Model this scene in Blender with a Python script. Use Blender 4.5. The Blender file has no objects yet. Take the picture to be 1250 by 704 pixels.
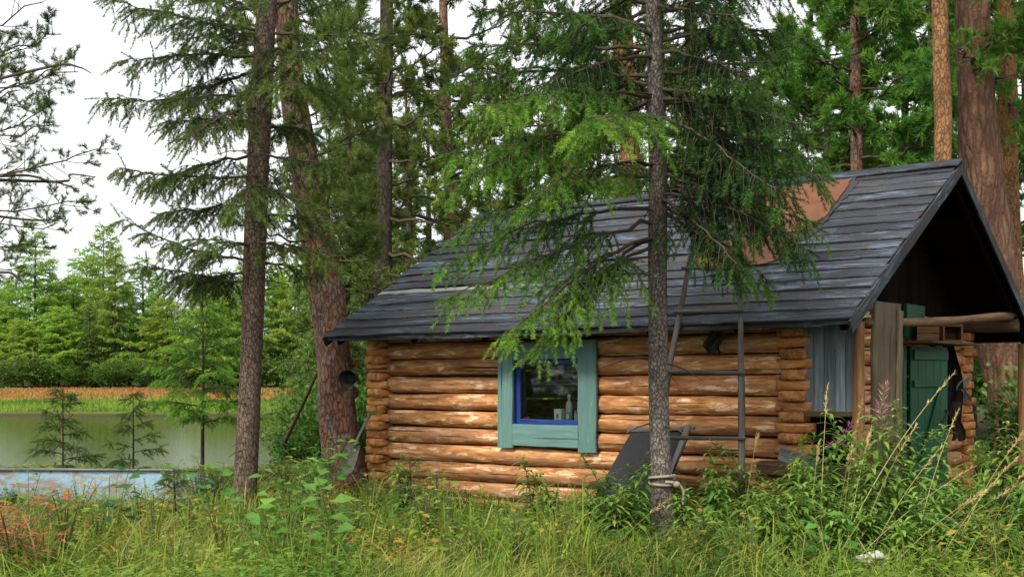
import bpy, math, random
import numpy as np
from mathutils import Vector, Matrix

S = bpy.context.scene
COL = S.collection
PI = math.pi
F, CX, HY, EYE = 1476.0, 625.0, 468.0, 1.27      # focal length (px of the 1250 px photo), horizon row, eye height

def at(px, py, Y):
    return np.array([(px - CX) / F * Y, Y, EYE + (HY - py) / F * Y])

def nrm(v):
    v = np.asarray(v, float)
    return v / np.maximum(np.linalg.norm(v, axis=-1, keepdims=True), 1e-9)

def wave(t, seed, k=4, f0=1.0):
    r = np.random.RandomState(seed)
    o = np.zeros_like(np.asarray(t, float))
    for i in range(k):
        o = o + np.sin(t * f0 * (1.7 ** i) * r.uniform(.7, 1.3) + r.uniform(0, 6.3)) / (1.5 ** i)
    return o / 2.2

class MB:
    """collects pieces of ONE mesh"""
    def __init__(s):
        s.V = []; s.Q = []; s.T = []; s.R = []; s.L = []; s.MQ = []; s.MT = []; s.n = 0
    def add(s, V, Q=None, T=None, rnd=.5, lc=None, mat=0):
        V = np.asarray(V, float).reshape(-1, 3); m = len(V)
        s.V.append(V)
        s.R.append(np.broadcast_to(np.asarray(rnd, float), (m,)))
        s.L.append(V if lc is None else np.asarray(lc, float).reshape(-1, 3))
        if Q is not None and len(Q):
            Q = np.asarray(Q, np.int64).reshape(-1, 4) + s.n; s.Q.append(Q); s.MQ.append(np.full(len(Q), mat))
        if T is not None and len(T):
            T = np.asarray(T, np.int64).reshape(-1, 3) + s.n; s.T.append(T); s.MT.append(np.full(len(T), mat))
        s.n += m
    def mesh(s, name, mats, smooth=True):
        me = bpy.data.meshes.new(name)
        V = np.concatenate(s.V) if s.V else np.zeros((0, 3))
        Q = np.concatenate(s.Q) if s.Q else np.zeros((0, 4), np.int64)
        T = np.concatenate(s.T) if s.T else np.zeros((0, 3), np.int64)
        nq, nt = len(Q), len(T)
        me.vertices.add(len(V)); me.vertices.foreach_set('co', V.astype(np.float32).ravel())
        me.loops.add(nq * 4 + nt * 3)
        me.loops.foreach_set('vertex_index', np.concatenate([Q.ravel(), T.ravel()]).astype(np.int32))
        me.polygons.add(nq + nt)
        st = np.concatenate([np.arange(nq) * 4, nq * 4 + np.arange(nt) * 3]).astype(np.int32)
        me.polygons.foreach_set('loop_start', st)
        mi = np.concatenate([np.concatenate(s.MQ) if s.MQ else np.zeros(0), np.concatenate(s.MT) if s.MT else np.zeros(0)])
        me.polygons.foreach_set('material_index', mi.astype(np.int32))
        me.polygons.foreach_set('use_smooth', np.full(nq + nt, bool(smooth)))
        a = me.attributes.new('rnd', 'FLOAT', 'POINT'); a.data.foreach_set('value', np.concatenate(s.R).astype(np.float32))
        a = me.attributes.new('lc', 'FLOAT_VECTOR', 'POINT'); a.data.foreach_set('vector', np.concatenate(s.L).astype(np.float32).ravel())
        for m in (mats if isinstance(mats, (list, tuple)) else [mats]): me.materials.append(m)
        me.update(calc_edges=True); me.validate()
        return me
    def build(s, name, mats, parent=None, smooth=True):
        o = bpy.data.objects.new(name, s.mesh(name, mats, smooth)); COL.objects.link(o)
        if parent is not None: o.parent = parent
        return o

def tag(o, label=None, cat=None, group=None, kind=None):
    if label: o['label'] = label
    if cat: o['category'] = cat
    if group: o['group'] = group
    if kind: o['kind'] = kind
    return o

def empty(name, loc=(0, 0, 0), rz=0.0):
    o = bpy.data.objects.new(name, None); COL.objects.link(o)
    o.location = [float(c) for c in loc]; o.rotation_euler = (0, 0, rz); o.empty_display_size = .2
    return o

def copy_tree(o, parent=None):
    c = o.copy(); COL.objects.link(c)
    if parent is not None: c.parent = parent
    for ch in list(o.children): copy_tree(ch, c)
    return c

def frames(P):
    """tangent / side / up along a path, with little twist"""
    P = np.asarray(P, float); n = len(P)
    t = np.empty_like(P); t[1:-1] = P[2:] - P[:-2]; t[0] = P[1] - P[0]; t[-1] = P[-1] - P[-2]
    t = nrm(t)
    ref = np.array([0, 0, 1.]) if abs(t[0][2]) < .9 else np.array([0, 1., 0])
    s = nrm(np.cross(t, ref)); u = np.cross(s, t)
    return t, s, u

def tube(mb, P, R, seg=8, rnd=.5, mat=0, caps=True, rough=0.0, seed=0, flat=1.0, lcid=0.0):
    P = np.asarray(P, float); n = len(P); R = np.broadcast_to(np.asarray(R, float), (n,))
    t, s, u = frames(P)
    a = np.linspace(0, 2 * PI, seg, endpoint=False)
    ln = np.concatenate([[0], np.cumsum(np.linalg.norm(np.diff(P, axis=0), axis=1))])
    rr = R[:, None] * np.ones(seg)[None]
    if rough:
        r = np.random.RandomState(seed + 5)
        for k in range(5):
            m = r.randint(1, 5); fz = r.uniform(.8, 6); rr = rr * (1 + rough * r.uniform(.4, 1) * np.sin(m * a[None] + fz * ln[:, None] + r.uniform(0, 6.3)))
    V = P[:, None, :] + rr[..., None] * (np.cos(a)[None, :, None] * s[:, None, :] + flat * np.sin(a)[None, :, None] * u[:, None, :])
    lc = np.stack([np.broadcast_to(ln[:, None] + lcid * 3.7, (n, seg)), R[:, None] * np.cos(a)[None] + lcid, R[:, None] * np.sin(a)[None] + lcid * 1.7], -1)
    i = np.arange(n - 1)[:, None] * seg; j = np.arange(seg)[None]; k = (j + 1) % seg
    Q = np.stack([i + j, i + k, i + seg + k, i + seg + j], -1).reshape(-1, 4)
    V = V.reshape(-1, 3); lc = lc.reshape(-1, 3); T = []
    if caps:
        V = np.concatenate([V, P[:1], P[-1:]]); lc = np.concatenate([lc, [lc[:seg].mean(0)], [lc[-seg:].mean(0)]])
        c0 = n * seg; jj = np.arange(seg); kk = (jj + 1) % seg
        T = np.concatenate([np.stack([np.full(seg, c0), kk, jj], -1), np.stack([np.full(seg, c0 + 1), (n - 1) * seg + jj, (n - 1) * seg + kk], -1)])
    mb.add(V, Q, T, rnd, lc, mat)

def beam(mb, a, b, w, t, wdir, seg=4, ch=.004, wob=.003, rnd=.5, mat=0, seed=0, taper=1.0, sag=0.0):
    """sawn timber from a to b: width w along wdir, thickness t; chamfered, slightly uneven"""
    a = np.asarray(a, float); b = np.asarray(b, float); ax = nrm(b - a); L = np.linalg.norm(b - a)
    wd = np.asarray(wdir, float); wd = nrm(wd - ax * (wd @ ax)); td = np.cross(ax, wd)
    hw, ht = w / 2, t / 2; c = min(ch, hw * .6, ht * .6)
    sec = np.array([(-hw + c, -ht), (hw - c, -ht), (hw, -ht + c), (hw, ht - c), (hw - c, ht), (-hw + c, ht), (-hw, ht - c), (-hw, -ht + c)])
    r = np.random.RandomState(abs(seed) * 7 + 3)
    u = np.linspace(0, 1, seg + 1); n = seg + 1
    V = np.zeros((n, 8, 3)); lc = np.zeros((n, 8, 3))
    e1 = r.normal(0, wob, n); e2 = r.normal(0, wob, n); o1 = r.normal(0, wob * .7, n)
    for i in range(n):
        k = 1 + (taper - 1) * u[i]
        sx = sec[:, 0] * k; sx = np.where(sx > 0, sx + e1[i], sx + e2[i]); sy = sec[:, 1]
        V[i] = a + ax * L * u[i] + np.outer(sx, wd) + np.outer(sy + o1[i] * .4, td) - np.array([0, 0, sag]) * math.sin(PI * u[i])
        lc[i] = np.stack([np.full(8, L * u[i] + rnd * 13.7 + seed * 1.3), sx + rnd * 9 + seed * .37, sy + rnd * 5], -1)
    V[0] -= ax * r.uniform(0, wob * 2, (8, 1)); V[-1] += ax * r.uniform(0, wob * 2, (8, 1))
    i = np.arange(n - 1)[:, None] * 8; j = np.arange(8)[None]; k = (j + 1) % 8
    Q = np.stack([i + j, i + k, i + 8 + k, i + 8 + j], -1).reshape(-1, 4)
    V = V.reshape(-1, 3); lc = lc.reshape(-1, 3)
    c0 = n * 8; V = np.concatenate([V, [V[:8].mean(0)], [V[-8:].mean(0)]]); lc = np.concatenate([lc, [lc[:8].mean(0)], [lc[-8:].mean(0)]])
    jj = np.arange(8); kk = (jj + 1) % 8
    T = np.concatenate([np.stack([np.full(8, c0), kk, jj], -1), np.stack([np.full(8, c0 + 1), (n - 1) * 8 + jj, (n - 1) * 8 + kk], -1)])
    mb.add(V, Q, T, rnd, lc, mat)

def lathe(mb, prof, seg=20, o=(0, 0, 0), rnd=.5, mat=0, axis=None):
    """profile [(r, z)...] turned about z (or about a given axis)"""
    prof = np.asarray(prof, float); n = len(prof); a = np.linspace(0, 2 * PI, seg, endpoint=False)
    V = np.stack([prof[:, :1] * np.cos(a)[None], prof[:, :1] * np.sin(a)[None], np.broadcast_to(prof[:, 1:], (n, seg))], -1).reshape(-1, 3)
    if axis is not None:
        q = Vector((0, 0, 1)).rotation_difference(Vector(axis)).to_matrix(); V = V @ np.array(q).T
    i = np.arange(n - 1)[:, None] * seg; j = np.arange(seg)[None]; k = (j + 1) % seg
    Q = np.stack([i + j, i + k, i + seg + k, i + seg + j], -1).reshape(-1, 4)
    mb.add(V + np.asarray(o, float), Q, None, rnd, None, mat)

def bez(p0, p1, p2, n):
    u = np.linspace(0, 1, n)[:, None]
    return (1 - u) ** 2 * np.asarray(p0) + 2 * u * (1 - u) * np.asarray(p1) + u * u * np.asarray(p2)

def catmull(P, n):
    P = np.asarray(P, float); P = np.concatenate([[2 * P[0] - P[1]], P, [2 * P[-1] - P[-2]]])
    out = []
    for i in range(1, len(P) - 2):
        t = np.linspace(0, 1, n, endpoint=False)[:, None]
        a, b, c, d = P[i - 1], P[i], P[i + 1], P[i + 2]
        out.append(.5 * (2 * b + (c - a) * t + (2 * a - 5 * b + 4 * c - d) * t ** 2 + (3 * b - a - 3 * c + d) * t ** 3))
    return np.concatenate(out + [P[-2:-1]])

# ------------------------------------------------------------------ materials
class NT:
    def __init__(s, name):
        s.m = bpy.data.materials.new(name); s.m.use_nodes = True; s.t = s.m.node_tree; s.t.nodes.clear()
        s.out = s.n('ShaderNodeOutputMaterial')
    def n(s, typ, **kw):
        x = s.t.nodes.new(typ)
        for k, v in kw.items():
            if k in x.inputs.keys() if isinstance(k, str) else False: x.inputs[k].default_value = v
            else: setattr(x, k, v)
        return x
    def l(s, a, b): s.t.links.new(a, b)
    def set(s, inp, v):
        if hasattr(v, 'links'): s.l(v, inp)
        else:
            if isinstance(v, tuple) and len(v) == 3 and inp.type == 'RGBA': v = (*v, 1)
            inp.default_value = v
    def attr(s, name, out='Fac'):
        x = s.n('ShaderNodeAttribute'); x.attribute_name = name; return x.outputs[out]
    def vec(s, src='lc', scale=(1, 1, 1), loc=(0, 0, 0)):
        x = s.n('ShaderNodeMapping'); x.inputs['Scale'].default_value = scale; x.inputs['Location'].default_value = loc
        if src == 'obj': v = s.n('ShaderNodeTexCoord').outputs['Object']
        elif src == 'pos': v = s.n('ShaderNodeNewGeometry').outputs['Position']
        else: v = s.attr('lc', 'Vector')
        s.l(v, x.inputs['Vector']); return x.outputs[0]
    def noise(s, vec, scale=5, detail=4, rough=.6, dist=0, out='Fac'):
        x = s.n('ShaderNodeTexNoise'); s.l(vec, x.inputs['Vector'])
        x.inputs['Scale'].default_value = scale; x.inputs['Detail'].default_value = detail
        x.inputs['Roughness'].default_value = rough; x.inputs['Distortion'].default_value = dist
        return x.outputs[out]
    def voro(s, vec, scale=5, feature='F1', rand=1.0):
        x = s.n('ShaderNodeTexVoronoi'); x.feature = feature; s.l(vec, x.inputs['Vector'])
        x.inputs['Scale'].default_value = scale; x.inputs['Randomness'].default_value = rand
        return x.outputs['Distance']
    def ramp(s, fac, stops, interp='LINEAR'):
        x = s.n('ShaderNodeValToRGB'); s.l(fac, x.inputs[0]); e = x.color_ramp.elements; x.color_ramp.interpolation = interp
        while len(e) < len(stops): e.new(.5)
        for q, (p, c) in zip(e, stops):
            q.position = p
            q.color = (c, c, c, 1) if not isinstance(c, tuple) else (*c, 1)
        return x.outputs[0]
    def mix(s, fac, a, b, mode='MIX'):
        x = s.n('ShaderNodeMix'); x.data_type = 'RGBA'; x.blend_type = mode
        s.set(x.inputs[0], fac); s.set(x.inputs[6], a); s.set(x.inputs[7], b); return x.outputs[2]
    def math(s, op, a, b=0.0):
        x = s.n('ShaderNodeMath'); x.operation = op; s.set(x.inputs[0], a); s.set(x.inputs[1], b); return x.outputs[0]
    def bump(s, h, strength=.5, dist=.01, normal=None):
        x = s.n('ShaderNodeBump'); x.inputs['Strength'].default_value = strength; x.inputs['Distance'].default_value = dist
        s.l(h, x.inputs['Height'])
        if normal is not None: s.l(normal, x.inputs['Normal'])
        return x.outputs[0]
    def pbr(s, col, rough=.8, normal=None, spec=.3, metal=0.0):
        x = s.n('ShaderNodeBsdfPrincipled'); s.set(x.inputs['Base Color'], col); s.set(x.inputs['Roughness'], rough)
        x.inputs['Specular IOR Level'].default_value = spec; x.inputs['Metallic'].default_value = metal
        if normal is not None: s.l(normal, x.inputs['Normal'])
        return x.outputs[0]
    def done(s, sh):
        s.l(sh, s.out.inputs[0]); return s.m

def leaf_mat(name, stops, trans=.35, rough=.55, hue=.03, val=.25, spec=.25):
    k = NT(name)
    c = k.ramp(k.attr('rnd'), stops)
    oi = k.n('ShaderNodeObjectInfo')
    h = k.n('ShaderNodeHueSaturation')
    k.l(k.math('ADD', k.math('MULTIPLY', oi.outputs['Random'], hue), .5 - hue / 2), h.inputs['Hue'])
    k.l(k.math('ADD', k.math('MULTIPLY', oi.outputs['Random'], val), 1 - val / 2), h.inputs['Value'])
    k.l(c, h.inputs['Color'])
    p = k.pbr(h.outputs[0], rough, spec=spec)
    t = k.n('ShaderNodeBsdfTranslucent'); k.l(h.outputs[0], t.inputs[0])
    m = k.n('ShaderNodeMixShader'); m.inputs[0].default_value = trans; k.l(p, m.inputs[1]); k.l(t.outputs[0], m.inputs[2])
    return k.done(m.outputs[0])

def bark_mat(name, dark, mid, light, scale=9, zs=.28, crack=.12, lichen=None, lich=.62, depth=.02, warp=1.6):
    k = NT(name)
    wv = k.vec('obj', (1, 1, zs))
    n0 = k.noise(k.vec('obj', (1, 1, .6)), scale * .55, 5, .7, out='Color')
    wv2 = k.mix(warp / scale, wv, n0, 'ADD')
    e = k.voro(wv2, scale, 'DISTANCE_TO_EDGE')
    cr = k.ramp(e, [(0, 0.0), (crack, 1.0)])
    fine = k.noise(k.vec('obj', (1, 1, .4)), 55, 6, .7)
    big = k.noise(k.vec('obj', (1, 1, .5)), 3.1, 4, .6)
    col = k.mix(k.ramp(fine, [(.32, 0.0), (.68, 1.0)]), mid, light)
    col = k.mix(k.math('MULTIPLY', k.ramp(big, [(.35, 0.0), (.7, 1.0)]), .55), col, dark)
    if lichen:
        ln = k.noise(k.vec('obj', (1, 1, .8)), 17, 5, .7)
        col = k.mix(k.ramp(ln, [(lich, 0.0), (lich + .06, 1.0)]), col, lichen)
    col = k.mix(k.math('ADD', k.math('MULTIPLY', cr, .62), .38), dark, col)
    h = k.math('ADD', k.math('MULTIPLY', cr, .7), k.math('MULTIPLY', fine, .5))
    return k.done(k.pbr(col, .9, k.bump(h, .9, depth), spec=.15))

def wood_mat(name, dark, mid, light, patch=None, patch_lo=.6, grain=26, stain=.4, rough=.8, along=1.3, crack=True, patch_w=.05, spec=.2, patch_s=(1.6, 8), alt=None, bumpd=.006):
    """weathered timber; 'lc' runs (along, across, through), 'rnd' shifts the tone of each piece"""
    k = NT(name)
    g = k.noise(k.vec('lc', (along, grain, grain)), 1.6, 6, .65, .3)
    b = k.noise(k.vec('lc', (.9, 3.2, 3.2)), 2.2, 4, .6)
    col = k.ramp(g, [(.28, dark), (.5, mid), (.72, light)])
    col = k.mix(k.math('MULTIPLY', k.ramp(b, [(.4, 0.0), (.68, 1.0)]), stain), col, dark)
    if patch:
        pn = k.noise(k.vec('lc', (patch_s[0], patch_s[1], patch_s[1]), (3.1, 1.7, .3)), 2.3, 6, .72, .3)
        col = k.mix(k.ramp(pn, [(patch_lo, 0.0), (patch_lo + patch_w, 1.0)]), col, patch)
    if alt:
        an = k.noise(k.vec('lc', (.5, 2, 2), (1, 4, 2)), 1.3, 4, .6)
        col = k.mix(k.math('MULTIPLY', k.ramp(an, [(.45, 0.0), (.62, 1.0)]), .75), col, k.mix(.5, alt, col, 'MIX'))
    r = k.math('ADD', k.math('MULTIPLY', k.attr('rnd'), .6), .7)
    hs = k.n('ShaderNodeHueSaturation'); k.l(r, hs.inputs['Value']); k.l(col, hs.inputs['Color'])
    col = hs.outputs[0]
    hgt = g
    if crack:
        c = k.noise(k.vec('lc', (.55, 34, 34), (7, 2, 9)), 1.1, 3, .5)
        cm = k.ramp(c, [(.30, 0.0), (.36, 1.0)])
        col = k.mix(cm, tuple(x * .25 for x in dark), col)
        hgt = k.math('ADD', k.math('MULTIPLY', g, .6), k.math('MULTIPLY', cm, .6))
    return k.done(k.pbr(col, rough, k.bump(hgt, .7, bumpd), spec=spec))

def plain_mat(name, col, rough=.6, spec=.3, metal=0.0, nscale=20, amt=.3, src='obj', dark=None):
    k = NT(name)
    n = k.noise(k.vec(src), nscale, 5, .65)
    d = dark or tuple(x * .5 for x in col)
    c = k.mix(k.math('MULTIPLY', k.ramp(n, [(.35, 0.0), (.7, 1.0)]), amt), col, d)
    return k.done(k.pbr(c, rough, k.bump(n, .3, .003), spec, metal))
EXPOSURE = 1.55
# ------------------------------------------------------------------ camera, sky, sun
cam = bpy.data.cameras.new('camera'); co = bpy.data.objects.new('camera', cam); COL.objects.link(co)
cam.sensor_width = 36; cam.lens = F / 1250 * 36; cam.shift_y = (HY - 352) / 1250; cam.clip_end = 3000; cam.clip_start = .05
co.location = (0, 0, EYE); co.rotation_euler = (PI / 2, 0, 0); S.camera = co

SUN_EL, SUN_AZ = math.radians(46), math.radians(212)      # azimuth clockwise from +Y (behind the camera, to its left)
w = bpy.data.worlds.new('World'); S.world = w; w.use_nodes = True
nt = w.node_tree; nt.nodes.clear()
sky = nt.nodes.new('ShaderNodeTexSky'); sky.sky_type = 'NISHITA'; sky.sun_disc = False
sky.sun_elevation = SUN_EL; sky.sun_rotation = SUN_AZ
sky.air_density = 1.0; sky.dust_density = 4.0; sky.ozone_density = 1.0
hs = nt.nodes.new('ShaderNodeHueSaturation'); hs.inputs['Saturation'].default_value = .10
bg = nt.nodes.new('ShaderNodeBackground'); bg.inputs['Strength'].default_value = .085
wo = nt.nodes.new('ShaderNodeOutputWorld')
nt.links.new(sky.outputs[0], hs.inputs['Color']); veil = nt.nodes.new('ShaderNodeMix'); veil.data_type = 'RGBA'; veil.inputs[0].default_value = .62; veil.inputs[7].default_value = (6.6, 6.75, 6.9, 1)   # even cloud cover
nt.links.new(hs.outputs[0], veil.inputs[6]); nt.links.new(veil.outputs[2], bg.inputs[0]); nt.links.new(bg.outputs[0], wo.inputs[0])
sl = bpy.data.lights.new('sun', 'SUN'); sl.energy = 1.5; sl.angle = math.radians(12); sl.color = (1, .95, .87)
so = bpy.data.objects.new('sun', sl); COL.objects.link(so)
sd = Vector((math.sin(SUN_AZ) * math.cos(SUN_EL), math.cos(SUN_AZ) * math.cos(SUN_EL), math.sin(SUN_EL)))
so.rotation_euler = sd.to_track_quat('Z', 'Y').to_euler()
vs = S.view_settings; vs.view_transform = 'Standard'; vs.look = 'None'; vs.gamma = 1; vs.use_curve_mapping = False
vs.exposure = EXPOSURE
S.cycles.max_bounces = 8; S.cycles.diffuse_bounces = 3; S.cycles.glossy_bounces = 3; S.cycles.transmission_bounces = 4; S.cycles.transparent_max_bounces = 8

# ------------------------------------------------------------------ terrain
def sstep(a, b, x):
    t = np.clip((x - a) / (b - a), 0, 1); return t * t * (3 - 2 * t)

WATER = -.45
def near_shore(x): return 23.5 + .9 * np.sin(x * .35) + np.maximum(0, x + 3.5) ** 2 * .75
def far_shore(x): return 66 + 1.5 * np.sin(x * .11 + 1) + .5 * np.sin(x * .43)
def ground_z(x, y):
    x = np.asarray(x, float); y = np.asarray(y, float)
    d = np.minimum(y - near_shore(x), far_shore(x) - y)
    z = .035 * np.sin(x * 1.3 + .4) * np.sin(y * .9) + .02 * np.sin(x * 3.1 + y * 2.3)
    z = z + .16 * sstep(13.5, 16, y) * sstep(-4.6, -2.2, x)
    z = z - .30 * sstep(15, 22, y) * (1 - sstep(2, 8, x))
    z = z + sstep(66, 70, y) * .42 + sstep(69, 110, y) * 1.0 + sstep(110, 300, y) * 2
    z = z + .2 * np.sin(x * .09 + y * .05) * sstep(30, 60, y) * (1 - sstep(60, 66, y)) 
    return np.where(d > -1.2, z + (-1.6 - z) * sstep(-1.2, 3.0, d), z)

def strips(lo, hi, n): return np.linspace(lo, hi, n)
gx = np.unique(np.concatenate([strips(-400, -40, 19), strips(-40, -9, 40), strips(-9, 9, 121), strips(9, 40, 32), strips(40, 400, 19)]))
gy = np.unique(np.concatenate([strips(-40, 5, 10), strips(5, 17, 81), strips(17, 30, 40), strips(30, 80, 51), strips(80, 130, 26), strips(130, 900, 20)]))
X, Y = np.meshgrid(gx, gy); nx, ny = len(gx), len(gy)
i = np.arange(ny - 1)[:, None] * nx; j = np.arange(nx - 1)[None]
gb = MB(); gb.add(np.stack([X, Y, ground_z(X, Y)], -1), np.stack([i + j, i + j + 1, i + nx + j + 1, i + nx + j], -1).reshape(-1, 4))
k = NT('forest_soil')
n1 = k.noise(k.vec('pos', (1, 1, 1)), 1.1, 6, .65); n2 = k.noise(k.vec('pos', (1, 1, 1)), 13, 6, .7); n3 = k.noise(k.vec('pos', (.25, 1, 1)), .33, 5, .6)
sep = k.n('ShaderNodeSeparateXYZ'); k.l(k.vec('pos'), sep.inputs[0]); yy = sep.outputs[1]
near = k.mix(k.ramp(n1, [(.4, 0.0), (.62, 1.0)]), (.030, .026, .012), (.045, .058, .015))
near = k.mix(k.ramp(n2, [(.4, 0.0), (.7, 1.0)]), near, (.060, .040, .020))
redm = k.mix(k.ramp(n3, [(.38, 0.0), (.62, 1.0)]), (.30, .115, .035), (.25, .19, .045))
far_c = k.mix(k.ramp(k.math('ADD', k.math('MULTIPLY', yy, .01), k.math('MULTIPLY', n3, .05)), [(.785, 0.0), (.82, 1.0)]), (.10, .17, .020), redm)
wood_c = k.mix(k.ramp(k.math('MULTIPLY', yy, .01), [(.94, 0.0), (1.0, 1.0)]), far_c, (.06, .075, .025))
col = k.mix(k.ramp(k.math('MULTIPLY', yy, .01), [(.60, 0.0), (.64, 1.0)]), near, wood_c)
zz = k.math('ADD', sep.outputs[2], k.math('MULTIPLY', n3, .12))
col = k.mix(k.ramp(k.math('ADD', zz, 1.0), [(.66, 0.0), (.84, 1.0)]), (.045, .034, .018), col)
gmat = k.done(k.pbr(col, .95, k.bump(n2, .8, .04), spec=.1))
tag(gb.build('ground', gmat), kind='structure')

k = NT('lake_water')
wn = k.noise(k.vec('pos', (1.1, 4.5, 1)), 3.2, 4, .62); wn2 = k.noise(k.vec('pos', (.3, .8, 1)), .7, 2, .5)
nb = k.bump(k.math('ADD', wn, wn2), .13, .05)
wmat = k.done(k.pbr((.030, .026, .012), .04, nb, spec=.5))
wb = MB()
wx = strips(-400, 30, 44); wy = strips(21, 72, 20); X, Y = np.meshgrid(wx, wy); nx, ny = len(wx), len(wy)
i = np.arange(ny - 1)[:, None] * nx; j = np.arange(nx - 1)[None]
wb.add(np.stack([X, Y, np.full_like(X, WATER)], -1), np.stack([i + j, i + j + 1, i + nx + j + 1, i + nx + j], -1).reshape(-1, 4))
tag(wb.build('lake_water', wmat), kind='structure')
# ------------------------------------------------------------------ the log cabin
log_m = wood_mat('peeled_log', (.11, .036, .012), (.46, .205, .075), (.63, .37, .17), patch=(.74, .53, .33), patch_lo=.53, grain=15, stain=.62, rough=.95, along=2.2, patch_w=.09, spec=.05, patch_s=(1.2, 6.5), alt=(.34, .20, .13), bumpd=.012)
end_m = wood_mat('hewn_log_end', (.12, .042, .013), (.42, .175, .055), (.58, .31, .120), patch=(.52, .37, .22), patch_lo=.62, grain=9, stain=.35, along=3)
shade_board_m = wood_mat('shade_black_board', (.005, .004, .003), (.008, .006, .005), (.012, .009, .007), grain=24, stain=.4, spec=.03, rough=1.0)  # shade under the gable and roof is put into this near-black colour
under_m = wood_mat('dark_old_timber', (.035, .020, .011), (.085, .050, .026), (.13, .082, .045), grain=22, stain=.4)
pole_m = wood_mat('barked_pole', (.08, .036, .014), (.24, .125, .048), (.34, .20, .095), grain=18, stain=.5)
grey_m = wood_mat('grey_weathered_wood', (.060, .056, .052), (.15, .14, .13), (.25, .235, .215), grain=30, stain=.4)
brown_m = wood_mat('brown_weathered_board', (.045, .034, .020), (.105, .080, .046), (.16, .125, .075), grain=14, stain=.5)
bluegrey_m = wood_mat('blue_grey_plank', (.075, .092, .105), (.150, .175, .195), (.25, .275, .29), patch=(.17, .14, .115), patch_lo=.60, grain=26, stain=.45)
teal_m = wood_mat('teal_painted_board', (.075, .145, .130), (.105, .195, .175), (.14, .235, .215), patch=(.24, .25, .20), patch_lo=.63, grain=20, stain=.25, rough=.6)
blue_m = wood_mat('blue_painted_sash', (.010, .028, .10), (.015, .042, .165), (.022, .062, .22), patch=(.25, .28, .30), patch_lo=.72, grain=16, stain=.2, rough=.5)
green_m = wood_mat('green_painted_door', (.004, .036, .013), (.007, .066, .025), (.013, .088, .036), grain=20, stain=.3, rough=.5, crack=False)
crate_m = wood_mat('brown_crate_wood', (.07, .035, .015), (.16, .085, .04), (.23, .13, .065), grain=20)

beam_m = wood_mat('brown_porch_pole', (.05, .024, .011), (.15, .078, .034), (.22, .13, .065), grain=18, stain=.5)
def roof_mat():
    k = NT('weathered_roof_board')
    g = k.noise(k.vec('lc', (.9, 30, 30)), 1.7, 6, .66, .3)
    b = k.noise(k.vec('lc', (.35, 2.6, 2.6)), 2.0, 5, .62)
    col = k.ramp(g, [(.26, (.009, .010, .013)), (.48, (.027, .031, .039)), (.74, (.068, .077, .094))])
    col = k.mix(k.ramp(b, [(.42, 0.0), (.60, 1.0)]), col, k.ramp(g, [(.3, (.020, .018, .018)), (.7, (.062, .056, .054))]))
    fl = k.noise(k.vec('lc', (1.6, 12, 12), (5, 2, 1)), 1.9, 6, .72, .5)
    fl2 = k.noise(k.vec('lc', (.45, 1.7, 1.7), (1, 8, 1)), 2.1, 3, .5)
    fm = k.math('MULTIPLY', k.ramp(fl, [(.50, 0.0), (.58, 1.0)]), k.ramp(fl2, [(.44, 0.0), (.58, 1.0)]))
    col = k.mix(fm, col, (.095, .135, .18))
    sp = k.noise(k.vec('lc', (9, 34, 34), (2, 4, 1)), 2.5, 3, .6)
    col = k.mix(k.ramp(sp, [(.665, 0.0), (.70, 1.0)]), col, (.24, .15, .085))
    c = k.noise(k.vec('lc', (.5, 36, 36), (7, 2, 9)), 1.1, 3, .5)
    cm = k.ramp(c, [(.31, 0.0), (.36, 1.0)])
    col = k.mix(cm, (.010, .010, .012), col)
    r = k.attr('rnd'); hs = k.n('ShaderNodeHueSaturation'); k.l(k.math('ADD', k.math('MULTIPLY', r, .9), .55), hs.inputs['Value']); k.l(col, hs.inputs['Color'])
    col = k.mix(k.ramp(r, [(.97, 0.0), (.98, 1.0)]), hs.outputs[0], (.24, .24, .235))
    return k.done(k.pbr(col, .75, k.bump(k.math('ADD', k.math('MULTIPLY', g, .6), k.math('MULTIPLY', cm, .5)), .9, .010), spec=.2))
roof_m = roof_mat()

TH = .669
cabin = empty('log_cabin', (-1.557, 13.945, 0), -TH)
tag(cabin, 'small orange log cabin with a dark plank roof under the trees by the lake', 'cabin')
CO = np.array([-1.557, 13.945, 0]); DD = np.array([math.cos(TH), -math.sin(TH), 0]); NN = np.array([math.sin(TH), math.cos(TH), 0])
def loc2w(x, y, z): return CO + DD * x + NN * y + np.array([0, 0, z])
LW, LD = 5.166, 4.566
PITCH, RH = .189, .0905
ROWS = [-.065 + PITCH * q for q in range(11)]
EY, EZ, RY, RZ = -.45, 1.783, 2.283, 3.446
XL, XR = -.361, 5.886
WX0, WX1, WZ0, WZ1 = 2.016, 2.855, .853, 1.52      # window opening

def log_piece(mb, x0, x1, z, yc, axis, seed, rad=RH):
    r = np.random.RandomState(seed); n = max(6, int(abs(x1 - x0) / .11)); u = np.linspace(x0, x1, n)
    b1, b2 = wave(u, seed, 3, .9) * .010, wave(u, seed + 50, 3, .9) * .008
    R = rad * (1 + .05 * wave(u, seed + 9, 3, 2.0) + r.uniform(-.05, .05))
    for q in range(r.randint(1, 4)): R = R + rad * .08 * np.exp(-((u - r.uniform(x0, x1)) / .07) ** 2)
    P = np.stack([u, yc + b2, z + b1], -1) if axis == 'x' else np.stack([yc + b2, u, z + b1], -1)
    tube(mb, P, R, 22, r.uniform(.25, 1.0), 0, True, .026, seed, .98, seed * 1.13)

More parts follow.
